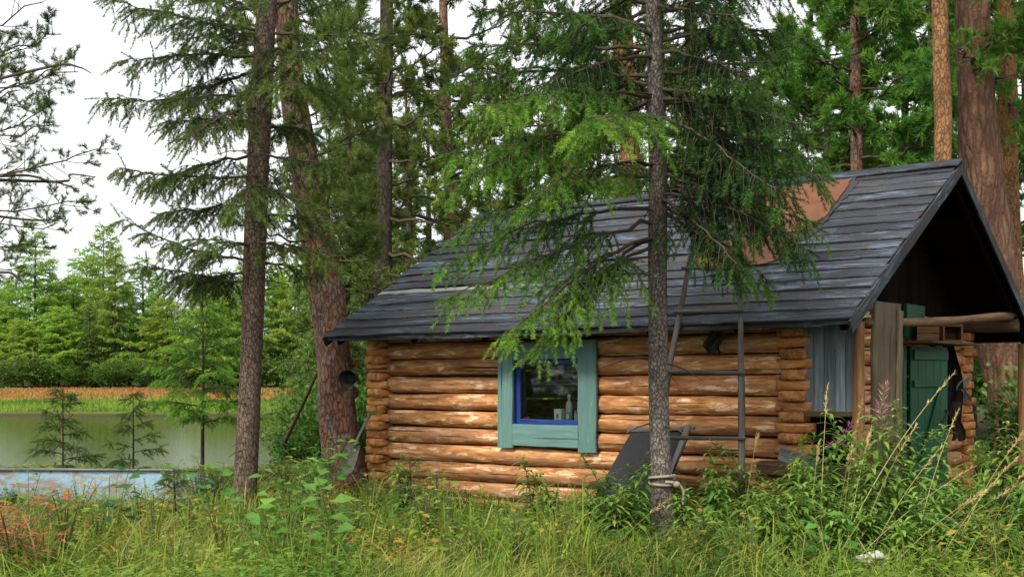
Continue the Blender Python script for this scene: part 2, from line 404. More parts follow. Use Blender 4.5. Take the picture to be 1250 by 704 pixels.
def corner(mb, x, y, seed, sx, sy):
    """stack of hewn log ends: alternately an end of one wall and of the other"""
    r = np.random.RandomState(seed)
    for q in range(21):
        z = ROWS[0] - .05 + q * PITCH / 2 + PITCH / 4
        h = PITCH / 2 * .93; j = r.uniform(-.02, .02, 4); rn = r.uniform(.15, 1)
        if q % 2 == 0: beam(mb, (x - sx * .16, y + .1 * (1 if sy < 0 else 1) + j[0], z), (x + sx * (.15 + j[1]), y + .1 + j[0], z + j[2] * .3), .21, h, (0, 1, 0), 4, .014, .007, rn, 1, seed + q)
        else: beam(mb, (x + sx * .0 + j[0], y + .1 - sy * .18, z), (x + sx * .0 + j[0], y + .1 + sy * (.15 + j[1]), z + j[2] * .3), .23, h, (1, 0, 0), 4, .014, .007, rn, 1, seed + q)

fw = MB()
for q, z in enumerate(ROWS):
    x0, x1 = .14, LW - .14
    if WZ0 - .10 < z < WZ1 + .09:
        log_piece(fw, x0, WX0 - .02, z, .1, 'x', 100 + q); log_piece(fw, WX1 + .02, x1, z, .1, 'x', 130 + q)
    else: log_piece(fw, x0, x1, z, .1, 'x', 100 + q, RH * (1.06 if q in (2, 3) else 1))
corner(fw, 0.0, 0, 11, -1, -1); corner(fw, LW, 0, 12, 1, -1)
fw.build('front_wall', [log_m, end_m], cabin)
moss_m = plain_mat('dark_moss_chinking', (.030, .024, .014), .95, .05, 0, 30, .6)
for x0, x1, z0, z1 in ((.12, WX0 - .03, -.08, 1.93), (WX1 + .03, LW - .12, -.08, 1.93), (WX0 - .03, WX1 + .03, -.08, WZ0 - .05), (WX0 - .03, WX1 + .03, WZ1 + .05, 1.93)):
    ck = MB(); beam(ck, (x0, .15, (z0 + z1) / 2), (x1, .15, (z0 + z1) / 2), z1 - z0, .05, (0, 0, 1), 2, .004, 0, .5); ck.build('chinking', moss_m, cabin, False)
bw = MB()
for q, z in enumerate(ROWS): log_piece(bw, .14, LW - .14, z, LD - .1, 'x', 200 + q)
corner(bw, 0, LD - .2, 13, -1, 1); corner(bw, LW, LD - .2, 14, 1, 1)
bw.build('back_wall', [log_m, end_m], cabin)
lw_ = MB()
for q, z in enumerate(ROWS): log_piece(lw_, .17, LD - .17, z + PITCH / 2, 0.0, 'y', 240 + q)
lw_.build('side_wall', [log_m, end_m], cabin)
DY0, DY1, DZ = 2.50, 3.24, 1.66
rw = MB()
for q, z in enumerate(ROWS):
    z = z + PITCH / 2
    if z < DZ + .03: log_piece(rw, .17, DY0 - .06, z, LW, 'y', 270 + q); log_piece(rw, DY1 + .05, LD - .17, z, LW, 'y', 290 + q)
    else: log_piece(rw, .17, LD - .17, z, LW, 'y', 270 + q)
rw.build('door_wall', [log_m, end_m], cabin)
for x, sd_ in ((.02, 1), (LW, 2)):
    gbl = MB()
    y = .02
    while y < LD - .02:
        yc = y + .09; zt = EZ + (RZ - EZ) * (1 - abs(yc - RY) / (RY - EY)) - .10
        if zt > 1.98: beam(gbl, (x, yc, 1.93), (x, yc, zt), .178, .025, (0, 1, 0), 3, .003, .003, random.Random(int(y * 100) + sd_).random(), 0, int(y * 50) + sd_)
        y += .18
    gbl.build('gable_boards', shade_board_m, cabin, False)  # boards coloured black to stand for the shade under the overhang
fl = MB(); beam(fl, (.1, LD / 2, .02), (XR - .15, LD / 2, .02), LD - .3, .06, (0, 1, 0), 2, .004, 0, .4)
fl.build('floor_boards', under_m, cabin, False)

# roof: two slopes of lapped boards, deck below, ridge cap, barge boards
rf = MB(); rr = random.Random(4)
NR = 17
def rp(x, u, off=0.0, back=False):
    L = math.hypot(RY - EY, RZ - EZ); ny_, nz_ = -(RZ - EZ) / L, (RY - EY) / L
    y = EY + (RY - EY) * u + ny_ * off; z = EZ + (RZ - EZ) * u + nz_ * off
    return np.array([x, 2 * RY - y if back else y, z])
for back in (False, True):
    for q in range(NR):
        x = XL + rr.uniform(-.02, .02); joints = sorted(rr.uniform(XL + .6, XR - .6) for _ in range(rr.choice([0, 1, 1, 2])))
        if q == 5 and not back: joints = [1.45]
        for n_, xe in enumerate(joints + [XR + rr.uniform(-.02, .012)]):
            if xe - x < .25: continue
            u0, u1 = q / NR - .004, (q + 1) / NR + .012
            dz = rr.uniform(-.005, .010)
            rnd = rr.uniform(.1, .9)
            if q == 5 and not back and n_ == 0: rnd = 1.0
            a0, a1 = rp(x, (u0 + u1) / 2, .022 + dz, back), rp(xe - .006, (u0 + u1) / 2, .022 + rr.uniform(-.004, .006), back)
            lo, hi = rp(x, u0, .030, back), rp(x, u1, .010, back)
            w_ = np.linalg.norm(hi - lo)
            if q == 5 and not back and n_ == 0: w_ *= .42
            beam(rf, a0, a1, w_, .019, hi - lo, 18, .003, .0075, rnd, 0, rr.randint(0, 9999))
            x = xe + .004
roof = rf.build('roof', roof_m, cabin, False)
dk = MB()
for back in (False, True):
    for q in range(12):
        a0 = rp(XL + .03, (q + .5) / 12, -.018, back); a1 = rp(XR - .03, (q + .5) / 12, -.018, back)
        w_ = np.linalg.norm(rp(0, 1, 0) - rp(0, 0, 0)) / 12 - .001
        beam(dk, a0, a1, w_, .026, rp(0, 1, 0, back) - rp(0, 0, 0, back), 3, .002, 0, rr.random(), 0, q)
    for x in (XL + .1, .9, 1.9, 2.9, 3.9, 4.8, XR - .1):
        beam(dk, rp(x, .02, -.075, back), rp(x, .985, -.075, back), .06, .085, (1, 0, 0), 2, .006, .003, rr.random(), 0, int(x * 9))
dk.build('roof_deck', shade_board_m, roof, False)
rc = MB()
beam(rc, rp(1.0 + XL, .987, .052), rp(XR + .02, .987, .052), .15, .018, rp(0, 1) - rp(0, 0), 14, .003, .005, .1, 0, 3)
beam(rc, rp(XL, .985, .050), rp(1.0 + XL - .01, .985, .048), .15, .018, rp(0, 1) - rp(0, 0), 8, .003, .005, .4, 0, 5)
beam(rc, rp(XL, .99, .048, True), rp(XR + .01, .99, .048, True), .15, .018, rp(0, 1, 0, True) - rp(0, 0, 0, True), 14, .003, .004, .15, 0, 4)
rc.build('ridge_cap', roof_m, roof, False)
for back in (False, True):
    for x in (XL - .012, XR + .012):
        bb = MB(); beam(bb, rp(x, -.012, -.03, back), rp(x, 1.0, -.03, back), .11, .020, np.cross(rp(0, 1, 0, back) - rp(0, 0, 0, back), (1, 0, 0)), 8, .003, .003, .12, 0, int(x + 9))
        bb.build('barge_board', roof_m, roof, False)
eb = MB(); beam(eb, rp(XL + .01, .003, -.008), rp(XR - .01, .003, -.008), .055, .02, (0, 0, 1), 16, .003, .005, .15, 0, 8, 1, .012)
eb.build('eave_board', roof_m, roof, False)
rl = MB()
for y, z, seed in ((RY, RZ - .13, 1), (.10, 1.95, 2), (LD - .10, 1.95, 3)):
    tube(rl, [(XL + .05, y, z), (1.5, y, z + .01), (3.5, y, z - .01), (XR - .05, y, z)], [.07, .072, .07, .066], 14, .5, 0, True, .02, seed, 1, seed * 2.1)
rl.build('roof_purlins', under_m, cabin)

# rusty sheets where the boards are gone: polygons measured on the roof plane
def ray_roof(px, py, off):
    d = np.array([(px - CX) / F, 1.0, (HY - py) / F]); o = np.array([0, 0, EYE]) - CO
    dl = np.array([d @ DD, d @ NN, d[2]]); ol = np.array([o @ DD, o @ NN, o[2]])
    L = math.hypot(RY - EY, RZ - EZ); nv = np.array([0, -(RZ - EZ) / L, (RY - EY) / L]); p0 = np.array([0, EY, EZ]) + nv * off
    t = ((p0 - ol) @ nv) / (dl @ nv); p = ol + dl * t
    return p[0], (p[1] - EY - nv[1] * off) / (RY - EY)
def sheet(name, pts, off, mat, label, seed):
    P = [np.array(ray_roof(px, py, off)) for px, py in pts]
    Q = []; r = random.Random(seed)
    for a, b in zip(P, P[1:] + P[:1]):
        n = max(1, int(math.hypot((b - a)[0], (b - a)[1] * 3.2) / .07))
        for q in range(n):
            c = a + (b - a) * q / n
            if q: c = c + np.array([r.gauss(0, .010), r.gauss(0, .003)])
            Q.append((c[0], min(c[1], .982)))
    n = len(Q); top = [rp(x, u, off + .004 + .004 * math.sin(x * 9 + u * 20)) for x, u in Q]; bot = [rp(x, u, off - .003) for x, u in Q]
    me = bpy.data.meshes.new(name)
    me.from_pydata([tuple(v) for v in top + bot], [], [list(range(n)), list(range(2 * n - 1, n - 1, -1))] + [[q, n + q, n + (q + 1) % n, (q + 1) % n] for q in range(n)])
    me.materials.append(mat); o = bpy.data.objects.new(name, me); COL.objects.link(o); o.parent = roof; o['label'] = label
    return o
k = NT('rusty_sheet')
n1 = k.noise(k.vec('obj', (1, 1, 1)), 2.6, 6, .65, .4); n2 = k.noise(k.vec('obj', (2, 1, 1)), 26, 5, .7)
c = k.ramp(n1, [(.3, (.07, .022, .010)), (.52, (.145, .052, .021)), (.72, (.19, .085, .042))])
c = k.mix(k.math('MULTIPLY', k.ramp(n2, [(.4, 0.0), (.75, 1.0)]), .65), c, (.10, .045, .025))
rust_m = k.done(k.pbr(c, .75, k.bump(n2, .3, .004), spec=.3))
dark_felt = plain_mat('tar_felt', (.030, .030, .032), .75, .3, 0, 18, .5)
sheet('felt_patch', [(878, 322), (903, 248), (915, 232), (1042, 215), (1049, 222), (1026, 248), (1001, 280), (981, 294), (905, 306), (903, 326)], .044, dark_felt, 'dark torn felt edge round the rusty sheet', 3)
sheet('rusty_sheet', [(900, 287), (912, 243), (926, 233), (1040, 218), (1023, 244), (998, 275), (975, 282), (935, 286)], .056, rust_m, 'rust brown sheet near the ridge', 1)
sheet('rusty_sheet', [(846, 326), (852, 312), (880, 296), (902, 290), (975, 287), (968, 300), (945, 318), (900, 327)], .056, rust_m, 'rust brown torn sheet lower on the slope', 2)

x_, u_ = ray_roof(925, 288, .05)
cp = MB(); b0 = rp(x_, u_, .0)
lathe(cp, [(.075, -.1), (.075, .15), (.078, .155), (.078, .17), (.074, .175), (.074, .50), (.078, .50), (.078, .535), (.066, .535), (.066, .40), (.0, .40)], 24, b0)
lathe(cp, [(.115, -.02), (.12, .03), (.09, .06), (.076, .075)], 24, b0)
cp.build('chimney', plain_mat('rusty_stovepipe', (.075, .040, .026), .8, .3, .2, 14, .7, dark=(.03, .022, .018)), roof)

# window
win = empty('window'); win.parent = cabin; win['label'] = 'square window in a wide teal board frame with a blue sash'
wf = MB(); yb = -.022
beam(wf, (1.917, yb, .60), (1.917, yb, 1.69), .198, .034, (1, 0, 0), 8, .005, .003, .6, 0, 1)
beam(wf, (2.965, yb, .585), (2.965, yb, 1.70), .22, .034, (1, 0, 0), 8, .005, .003, .45, 0, 2)
beam(wf, (2.018, yb + .003, 1.605), (2.853, yb + .003, 1.612), .175, .030, (0, 0, 1), 8, .005, .002, .35, 0, 3)
beam(wf, (2.018, yb + .003, .735), (2.853, yb + .003, .735), .225, .030, (0, 0, 1), 8, .005, .002, .7, 0, 4)
wf.build('window_frame', teal_m, win, False)
ws = MB()
for a, b, wd in (((WX0 + .028, .05, WZ0), (WX0 + .028, .05, WZ1), (1, 0, 0)), ((WX1 - .022, .05, WZ0), (WX1 - .022, .05, WZ1), (1, 0, 0)), ((WX0 + .06, .05, WZ1 - .025), (WX1 - .05, .05, WZ1 - .025), (0, 0, 1)), ((WX0 + .06, .05, WZ0 + .022), (WX1 - .05, .05, WZ0 + .022), (0, 0, 1))):
    beam(ws, a, b, .05, .045, wd, 4, .005, .001, .5, 0, 1)
for a, b, wd in (((WX0 - .012, .10, WZ0 - .02), (WX0 - .012, .10, WZ1 + .02), (0, 1, 0)), ((WX1 + .012, .10, WZ0 - .02), (WX1 + .012, .10, WZ1 + .02), (0, 1, 0)), ((WX0 + .002, .10, WZ1 + .012), (WX1 - .002, .10, WZ1 + .012), (0, 1, 0))):
    beam(ws, a, b, .21, .022, wd, 3, .003, .001, .4, 0, 2)
ws.build('sash', blue_m, win, False)
si = MB(); beam(si, (WX0 - .02, .115, WZ0 - .013), (WX1 + .02, .115, WZ0 - .013), .25, .026, (0, 1, 0), 4, .004, .002, .5)
si.build('window_sill', blue_m, win, False)
k = NT('window_glass')
gl = k.n('ShaderNodeBsdfGlossy'); gl.inputs['Roughness'].default_value = .03; gl.inputs['Color'].default_value = (1, 1, 1, 1)
tr = k.n('ShaderNodeBsdfTransparent'); tr.inputs[0].default_value = (.86, .9, .88, 1)
fr = k.n('ShaderNodeFresnel'); fr.inputs['IOR'].default_value = 1.5
k.l(k.bump(k.noise(k.vec('obj'), 3, 2), .06, .02), gl.inputs['Normal'])
ms = k.n('ShaderNodeMixShader'); k.l(fr.outputs[0], ms.inputs[0]); k.l(tr.outputs[0], ms.inputs[1]); k.l(gl.outputs[0], ms.inputs[2])
glass_m = k.done(ms.outputs[0])
pn = MB(); beam(pn, ((WX0 + WX1) / 2, .05, WZ0 + .05), ((WX0 + WX1) / 2, .05, WZ1 - .05), WX1 - WX0 - .10, .004, (1, 0, 0), 1, .0005, 0, .5)
pn.build('pane', glass_m, win, False)

# green door, ajar
door = empty('door', (LW + .13, DY0, 0)); door.parent = cabin; door['label'] = 'green painted plank door with a diagonal brace, slightly ajar'
door.rotation_euler = (0, 0, math.radians(-12))
db = MB()
for q in range(5): beam(db, (0, .072 + q * .143, .05), (0, .072 + q * .143, 1.66), .141, .03, (0, 1, 0), 4, .003, .001, .3 + .12 * q, 0, q)
db.build('door_boards', green_m, door, False)
dl_ = MB(); beam(dl_, (.028, .04, 1.57), (.028, .69, 1.57), .10, .022, (0, 0, 1), 2, .003, .001, .6); beam(dl_, (.028, .04, .30), (.028, .69, .30), .10, .022, (0, 0, 1), 2, .003, .001, .6)
beam(dl_, (.028, .04, 1.27), (.028, .69, 1.27), .07, .022, (0, 0, 1), 2, .003, .001, .5)
beam(dl_, (.029, .55, 1.21), (.029, .16, .42), .055, .022, (0, 1, 0), 2, .003, .001, .1)
dl_.build('door_brace', green_m, door, False)
dh = MB(); tube(dh, [(.04, .63, .98), (.075, .61, .97), (.08, .56, .91), (.075, .49, .84), (.04, .47, .83)], .014, 8)
iron_m = plain_mat('old_iron', (.03, .027, .025), .6, .4, .5, 25, .5)
dh.build('handle', iron_m, door)
df = MB()
beam(df, (LW + .09, DY0 - .09, .0), (LW + .09, DY0 - .09, 1.74), .10, .06, (0, 1, 0), 4, .004, .002, .4); beam(df, (LW + .09, DY1 + .07, .0), (LW + .09, DY1 + .07, 1.74), .10, .06, (0, 1, 0), 4, .004, .002, .2)
beam(df, (LW + .125, DY0 - .10, 1.92), (LW + .125, DY0 + .42, 1.92), .36, .04, (0, 0, 1), 4, .004, .002, .3)
df.build('door_frame', green_m, cabin, False)

# porch: posts, beam, plank screen, sill
def part_tube(name, pts, rad, mat, seed=0, label=None, seg=12):
    m = MB(); tube(m, catmull(pts, 5), np.linspace(rad[0], rad[1], (len(pts) - 1) * 5 + 1), seg, .5, 0, True, .06, seed, 1, seed * .9)
    o = m.build(name, mat, cabin)
    if label: o['label'] = label
    return o
part_tube('porch_post', [(5.77, -.02, -.1), (5.76, -.01, .6), (5.785, -.02, 1.2), (5.79, -.03, 1.80)], (.055, .045), pole_m, 1, 'slim orange brown pole at the front eave corner')
part_tube('porch_post', [(5.77, 4.93, -.1), (5.76, 4.92, .9), (5.77, 4.90, 1.74)], (.06, .055), pole_m, 2, 'porch pole under the far eave')
part_tube('porch_beam', [(5.77, .15, 1.80), (5.78, 2.0, 1.88), (5.77, 4.0, 2.02), (5.77, 5.02, 2.06)], (.040, .050), beam_m, 3)
part_tube('porch_beam', [(5.15, 4.45, 1.93), (5.5, 4.45, 1.92), (5.84, 4.45, 1.92)], (.06, .06), under_m, 4)
sp = MB(); r = random.Random(3)
for q in range(5): beam(sp, (5.305 + q * .098, .03, 1.03 + r.uniform(-.01, .01)), (5.305 + q * .098, .03, 1.79), .094, .022, (1, 0, 0), 5, .003, .002, r.random(), 0, q + 3)
sp.build('porch_screen', bluegrey_m, cabin, False)['label'] = 'blue grey vertical planks closing the porch side'
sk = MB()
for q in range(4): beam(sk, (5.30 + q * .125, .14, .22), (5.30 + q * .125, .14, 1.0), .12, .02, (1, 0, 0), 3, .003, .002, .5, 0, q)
sk.build('porch_shade_panel', shade_board_m, cabin, False)  # black panel added to stand for deep shade in the open porch side
sr = MB(); beam(sr, (5.26, .01, 1.0), (5.80, .01, 1.01), .05, .06, (0, 0, 1), 4, .006, .003, .4)
sr.build('porch_rail', under_m, cabin, False)
so_ = MB(); beam(so_, (4.95, -.16, .52), (5.83, -.16, .50), .20, .13, (0, 1, 0), 6, .02, .008, .3, 0, 2); beam(so_, (5.2, -.06, .16), (5.84, -.06, .16), .56, .04, (0, 0, 1), 4, .004, .003, .7, 0, 5)
so_.build('porch_sill', under_m, cabin, False)
sb = MB(); beam(sb, (5.80, .53, .25), (5.80, .56, 1.98), .60, .035, (0, 1, 0), 9, .006, .012, .5, 0, 12); beam(sb, (5.83, .76, .3), (5.835, .80, 1.92), .10, .03, (0, 1, 0), 9, .004, .008, .9, 0, 14)
sb.build('porch_panel', brown_m, cabin, False)['label'] = 'broad rough brown board standing at the porch front'
lg = MB(); tube(lg, [(5.3, .12, 1.97), (5.6, .12, 1.97), (5.80, .12, 1.965)], [.075, .075, .07], 14, .9, 0, True, .03, 3); lg.build('plate_log', end_m, cabin)
bs = MB(); beam(bs, (LW + .30, 2.2, 1.695), (LW + .30, 3.75, 1.70), .34, .025, (1, 0, 0), 4, .003, .002, .4); bs.build('porch_shelf', under_m, cabin, False)
# ------------------------------------------------------------------ foliage builders
def needle_proto(n, L, w, seed, lean=.75, start=0.0):
    """short spray of needles along +x (unit length): n slim triangles"""
    r = np.random.RandomState(seed); x = start + (1 - start) * (np.arange(n) + r.uniform(0, 1, n)) / n
    a = np.arange(n) * 2.4 + r.uniform(-.4, .4, n)
    d = np.stack([np.full(n, lean), np.cos(a), .75 * np.sin(a)], -1) + r.normal(0, .12, (n, 3)); d = nrm(d)
    ln = L * (1 - .35 * x) * r.uniform(.75, 1.2, n)
    b = np.stack([x * .92, np.zeros(n), -.06 * x * x], -1)
    s = nrm(np.cross(d, nrm(r.normal(0, 1, (n, 3))))) * (w / 2)
    return np.stack([b - s, b + s, b + d * ln[:, None]], 1)

def tuft_proto(n, L, w, seed):
    """pine tuft: long needles fanning forward from a short shoot"""
    r = np.random.RandomState(seed); x = r.uniform(0, .45, n); a = r.uniform(0, 2 * PI, n); sp = r.uniform(.35, 1.25, n)
    d = nrm(np.stack([np.full(n, .9), sp * np.cos(a), sp * np.sin(a)], -1)); ln = L * r.uniform(.7, 1.15, n)
    b = np.stack([x, np.zeros(n), np.zeros(n)], -1); s = nrm(np.cross(d, nrm(r.normal(0, 1, (n, 3))))) * (w / 2)
    return np.stack([b - s, b + s, b + d * ln[:, None]], 1)

SP0 = [needle_proto(52, .25, .040, q) for q in range(6)]
SP1 = [needle_proto(12, .36, .11, q + 20) for q in range(5)]
SP2 = [needle_proto(8, .5, .20, q + 40) for q in range(5)]
PT0 = [tuft_proto(26, .62, .040, q + 60) for q in range(5)]
PT1 = [tuft_proto(13, .66, .085, q + 80) for q in range(5)]

class Sprays:
    def __init__(s): s.P = []; s.D = []; s.S = []; s.R = []
    def add(s, P, D, S, R):
        P = np.asarray(P, float).reshape(-1, 3); m = len(P)
        s.P.append(P); s.D.append(np.asarray(D, float).reshape(-1, 3)); s.S.append(np.broadcast_to(np.asarray(S, float), (m,))); s.R.append(np.broadcast_to(np.asarray(R, float), (m,)))
    def emit(s, mb, protos, seed=0, mat=0):
        if not s.P: return
        P = np.concatenate(s.P); D = nrm(np.concatenate(s.D)); Sc = np.concatenate(s.S); R = np.concatenate(s.R); r = np.random.RandomState(seed)
        up = np.where(np.abs(D[:, 2:3]) > .9, [[1., 0, 0]], [[0, 0, 1.]]) + r.normal(0, .25, D.shape)
        sd = nrm(np.cross(up, D)); u = np.cross(D, sd); Fm = np.stack([D, sd, u], 1)
        which = r.randint(0, len(protos), len(P))
        for k_, pr in enumerate(protos):
            m = which == k_
            if not m.any(): continue
            n = len(pr); q = pr.reshape(-1, 3)
            V = P[m][:, None] + Sc[m][:, None, None] * np.einsum('vi,mij->mvj', q, Fm[m])
            rn = np.repeat(np.clip(R[m] + r.normal(0, .05, m.sum()), 0, 1), n * 3)
            V = V.reshape(-1, 3); mb.add(V, None, np.arange(len(V)).reshape(-1, 3), rn, np.zeros_like(V), mat)

def spruce_branch(wood, sp, base, tip, r, sag=.12, sec=.11, sec_len=.55, fing=.045, fs=.10, rad=.018, tone=.4, bare=.18, dead=.0, lift=.06, hang=.35, lod=0):
    base = np.asarray(base, float); tip = np.asarray(tip, float); L = np.linalg.norm(tip - base)
    mid = (base + tip) / 2 + np.array([r.normal(0, .04) * L, r.normal(0, .04) * L, sag * L])
    P = bez(base, mid, tip, 12); P[:, 2] += lift * L * np.linspace(0, 1, 12) ** 4
    P[1:-1] += r.normal(0, .008 * L, (10, 3))
    tube(wood, P, np.linspace(rad, .003, 12), 5 if lod else 6, r.uniform(.3, .7), 1, False)
    t, s_, u_ = frames(P); side = nrm(np.cross(t, [0, 0, 1.]))
    ns = max(3, int(L / sec)); us = np.linspace(bare, .97, ns) + r.uniform(-.02, .02, ns)
    tb = r.normal(0, .07)
    for q, uu in enumerate(us):
        f = np.clip(uu, 0, 1) * 11; i0 = min(int(f), 10); p = P[i0] + (P[i0 + 1] - P[i0]) * (f - i0)
        for sg in (-1, 1):
            if r.uniform() < .12: continue
            ln = sec_len * L ** .5 * (.30 + .9 * (1 - uu)) * r.uniform(.55, 1.2) * min(1, .35 + uu * 2.2)
            d0 = nrm(t[i0] * r.uniform(.45, .9) + side[i0] * sg * r.uniform(.7, 1.1) + np.array([0, 0, r.uniform(-.35, .15)]))
            e = p + d0 * ln; m2 = p + d0 * ln * .55 + np.array([0, 0, .05 * ln]); e = e + np.array([0, 0, -hang * ln * r.uniform(.4, 1.2)])
            C = bez(p, m2, e, 5)
            is_dead = r.uniform() < dead * (1.3 - uu)
            if lod == 0 or is_dead: tube(wood, C, np.linspace(rad * .28, .0015, 5), 3, r.uniform(.2, .6), 1, False)
            if is_dead: continue
            nf = max(2, int(ln / fing)); v = (np.arange(nf) + .5) / nf * .95 + .05; v = np.clip(v + r.uniform(-.03, .03, nf), 0, 1)
            f2 = v * 4; i2 = np.minimum(f2.astype(int), 3); pp = C[i2] + (C[i2 + 1] - C[i2]) * (f2 - i2)[:, None]; td = nrm(C[i2 + 1] - C[i2])
            sd2 = nrm(np.cross(td, [0, 0, 1.])); sgn = np.where(np.arange(nf) % 2, 1., -1.)[:, None]
            D = td * r.uniform(.6, 1.0, (nf, 1)) + sd2 * sgn * r.uniform(.35, .9, (nf, 1)) + np.stack([np.zeros(nf), np.zeros(nf), r.uniform(-1.1, .05, nf)], -1)
            sc = fs * r.uniform(.7, 1.25, nf) * (1 - .3 * v)
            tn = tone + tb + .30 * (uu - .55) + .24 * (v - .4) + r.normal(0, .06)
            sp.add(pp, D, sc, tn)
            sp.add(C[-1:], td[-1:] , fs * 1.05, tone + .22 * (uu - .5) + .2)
    nf = max(3, int(L * .8 / (fing * 1.3))); v = np.linspace(bare + .1, 1, nf); f = v * 11; i2 = np.minimum(f.astype(int), 10); pp = P[i2] + (P[i2 + 1] - P[i2]) * (f - i2)[:, None]
    D = t[i2] + r.normal(0, .55, (nf, 3)); sp.add(pp, D, fs * r.uniform(.7, 1.1, nf), tone + .2 * (v - .5))

def pine_branch(wood, sp, base, tip, r, rad=.03, nsub=9, ntw=4, tuft=.13, tone=.45, sag=-.08, bare=.4, spread=.42):
    base = np.asarray(base, float); tip = np.asarray(tip, float); L = np.linalg.norm(tip - base)
    mid = (base + tip) / 2 + np.array([r.normal(0, .08) * L, r.normal(0, .08) * L, sag * L])
    P = bez(base, mid, tip, 10); P[1:-1] += r.normal(0, .018 * L, (8, 3))
    tube(wood, P, np.linspace(rad, .006, 10), 6, r.uniform(.3, .8), 1, False)
    t, s_, u_ = frames(P)
    for q in range(nsub):
        uu = bare + (1 - bare) * (q + r.uniform(0, 1)) / nsub; f = uu * 9; i0 = min(int(f), 8); p = P[i0] + (P[i0 + 1] - P[i0]) * (f - i0)
        d0 = nrm(t[i0] * r.uniform(.3, .9) + s_[i0] * r.normal(0, .8) + u_[i0] * r.normal(.1, .55)); ln = L * spread * (1.15 - uu) * r.uniform(.6, 1.3) + .12
        e = p + d0 * ln + np.array([0, 0, .12 * ln]); C = bez(p, p + d0 * ln * .5 - np.array([0, 0, .05 * ln]), e, 5)
        tube(wood, C, np.linspace(rad * .35, .003, 5), 4, r.uniform(.3, .8), 1, False)
        tn = tone + r.normal(0, .10)
        for h in range(ntw):
            v = r.uniform(.35, 1); i2 = min(int(v * 4), 3); pp = C[i2] + (C[i2 + 1] - C[i2]) * (v * 4 - i2)
            d2 = nrm(nrm(C[i2 + 1] - C[i2]) * .8 + r.normal(0, .55, 3) + np.array([0, 0, .15])); l2 = ln * .35 * r.uniform(.4, 1.1) + .05
            w_ = np.linspace(.25, 1, 4)[:, None]; pts = pp + d2 * l2 * w_
            D = d2 + r.normal(0, .45, (4, 3)) + np.array([0, 0, .18]); sp.add(pts, D, tuft * r.uniform(.75, 1.2, 4), tn + .12 * (w_[:, 0] - .5))
        sp.add(C[-1:], nrm(C[-1:] - C[-2:-1]), tuft * 1.1, tn + .12)

def trunk_mesh(pts, rads, seed, rings=8, seg=24, rough=.03, flare=.5, flare_h=.35):
    """tapered, slightly lobed trunk along a list of points; roots flare at the foot"""
    C = catmull(pts, rings); R = np.interp(np.linspace(0, 1, len(C)), np.linspace(0, 1, len(rads)), rads)
    h = C[:, 2] - C[0, 2]; R = R * (1 + flare * np.exp(-h / flare_h * 1.6))
    mb = MB(); tube(mb, C, R, seg, .5, 0, True, rough, seed)
    return mb, C, R

def along(C, z):
    return np.array([np.interp(z, C[:, 2], C[:, q]) for q in range(3)])

# materials
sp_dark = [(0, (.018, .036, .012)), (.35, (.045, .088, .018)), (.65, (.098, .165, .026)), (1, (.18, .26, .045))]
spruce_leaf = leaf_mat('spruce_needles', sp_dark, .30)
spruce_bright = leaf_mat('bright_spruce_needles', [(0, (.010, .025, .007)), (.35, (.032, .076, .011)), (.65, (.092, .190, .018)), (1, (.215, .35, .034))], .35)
pine_leaf = leaf_mat('pine_needles', [(0, (.036, .064, .016)), (.4, (.095, .155, .028)), (.7, (.185, .250, .040)), (1, (.29, .33, .066))], .28)
pine_green = leaf_mat('green_pine_needles', [(0, (.026, .072, .012)), (.4, (.065, .175, .020)), (.7, (.135, .265, .030)), (1, (.235, .36, .052))], .30)
larch_leaf = leaf_mat('larch_needles', [(0, (.052, .110, .020)), (.4, (.125, .245, .034)), (.7, (.22, .37, .050)), (1, (.33, .46, .09))], .42, hue=.05, val=.4)
twig_m = plain_mat('twig_bark', (.085, .062, .045), .9, .1, 0, 30, .6)
bark_spruce = bark_mat('grey_scaly_bark', (.045, .034, .028), (.125, .098, .082), (.25, .215, .185), 40, .62, .11, (.27, .26, .21), .57, .018)
bark_brown = bark_mat('brown_scaly_bark', (.035, .024, .018), (.100, .066, .048), (.195, .145, .110), 31, .5, .11, (.19, .175, .13), .60, .020)
bark_red = bark_mat('flaking_red_bark', (.045, .024, .017), (.225, .086, .047), (.34, .17, .105), 20, .35, .13, (.20, .165, .14), .49, .020)
bark_plate = bark_mat('plated_pine_bark', (.045, .022, .015), (.165, .082, .047), (.25, .15, .095), 11, .20, .30, None, .6, .05, 1.1)
bark_orange = bark_mat('orange_pine_bark', (.07, .034, .016), (.27, .128, .048), (.37, .205, .085), 19, .5, .11, (.13, .075, .045), .52, .016)
bark_far = bark_mat('dark_far_bark', (.022, .017, .013), (.062, .045, .034), (.115, .088, .068), 16, .45, .1)

def tree_thing(name, pts, rads, bark, leaf, label, seed, group=None, branches=(), auto=None, protos=SP0, rings=8, seg=24, rough=.03, flare=.5, stubs=0):
    """tree > trunk (with its limbs), crown; pts in world space, first point at the foot"""
    pts = np.asarray(pts, float); r = np.random.RandomState(seed); foot = pts[0].copy(); root = empty(name, foot)
    tag(root, label, 'tree', group)
    tm, C, R = trunk_mesh(pts - foot, rads, seed, rings, seg, rough, flare)
    sp = Sprays()
    for fn in branches: fn(tm, sp, foot, C, r)
    if auto: auto(tm, sp, C, R, r)
    for q in range(stubs):
        z = r.uniform(.6, 3.8); p = along(C, z); a = r.uniform(0, 6.3); d = np.array([math.cos(a), math.sin(a), r.uniform(-.3, .2)]); ln = r.uniform(.12, .5)
        tube(tm, [p, p + d * ln * .6, p + d * ln + np.array([0, 0, -.1 * ln])], [.008, .005, .002], 4, .3, 1, False)
    tm.build('trunk', [bark, twig_m], root)
    if sp.P:
        lm = MB(); sp.emit(lm, protos, seed); lm.build('crown', leaf, root, False)
    return root

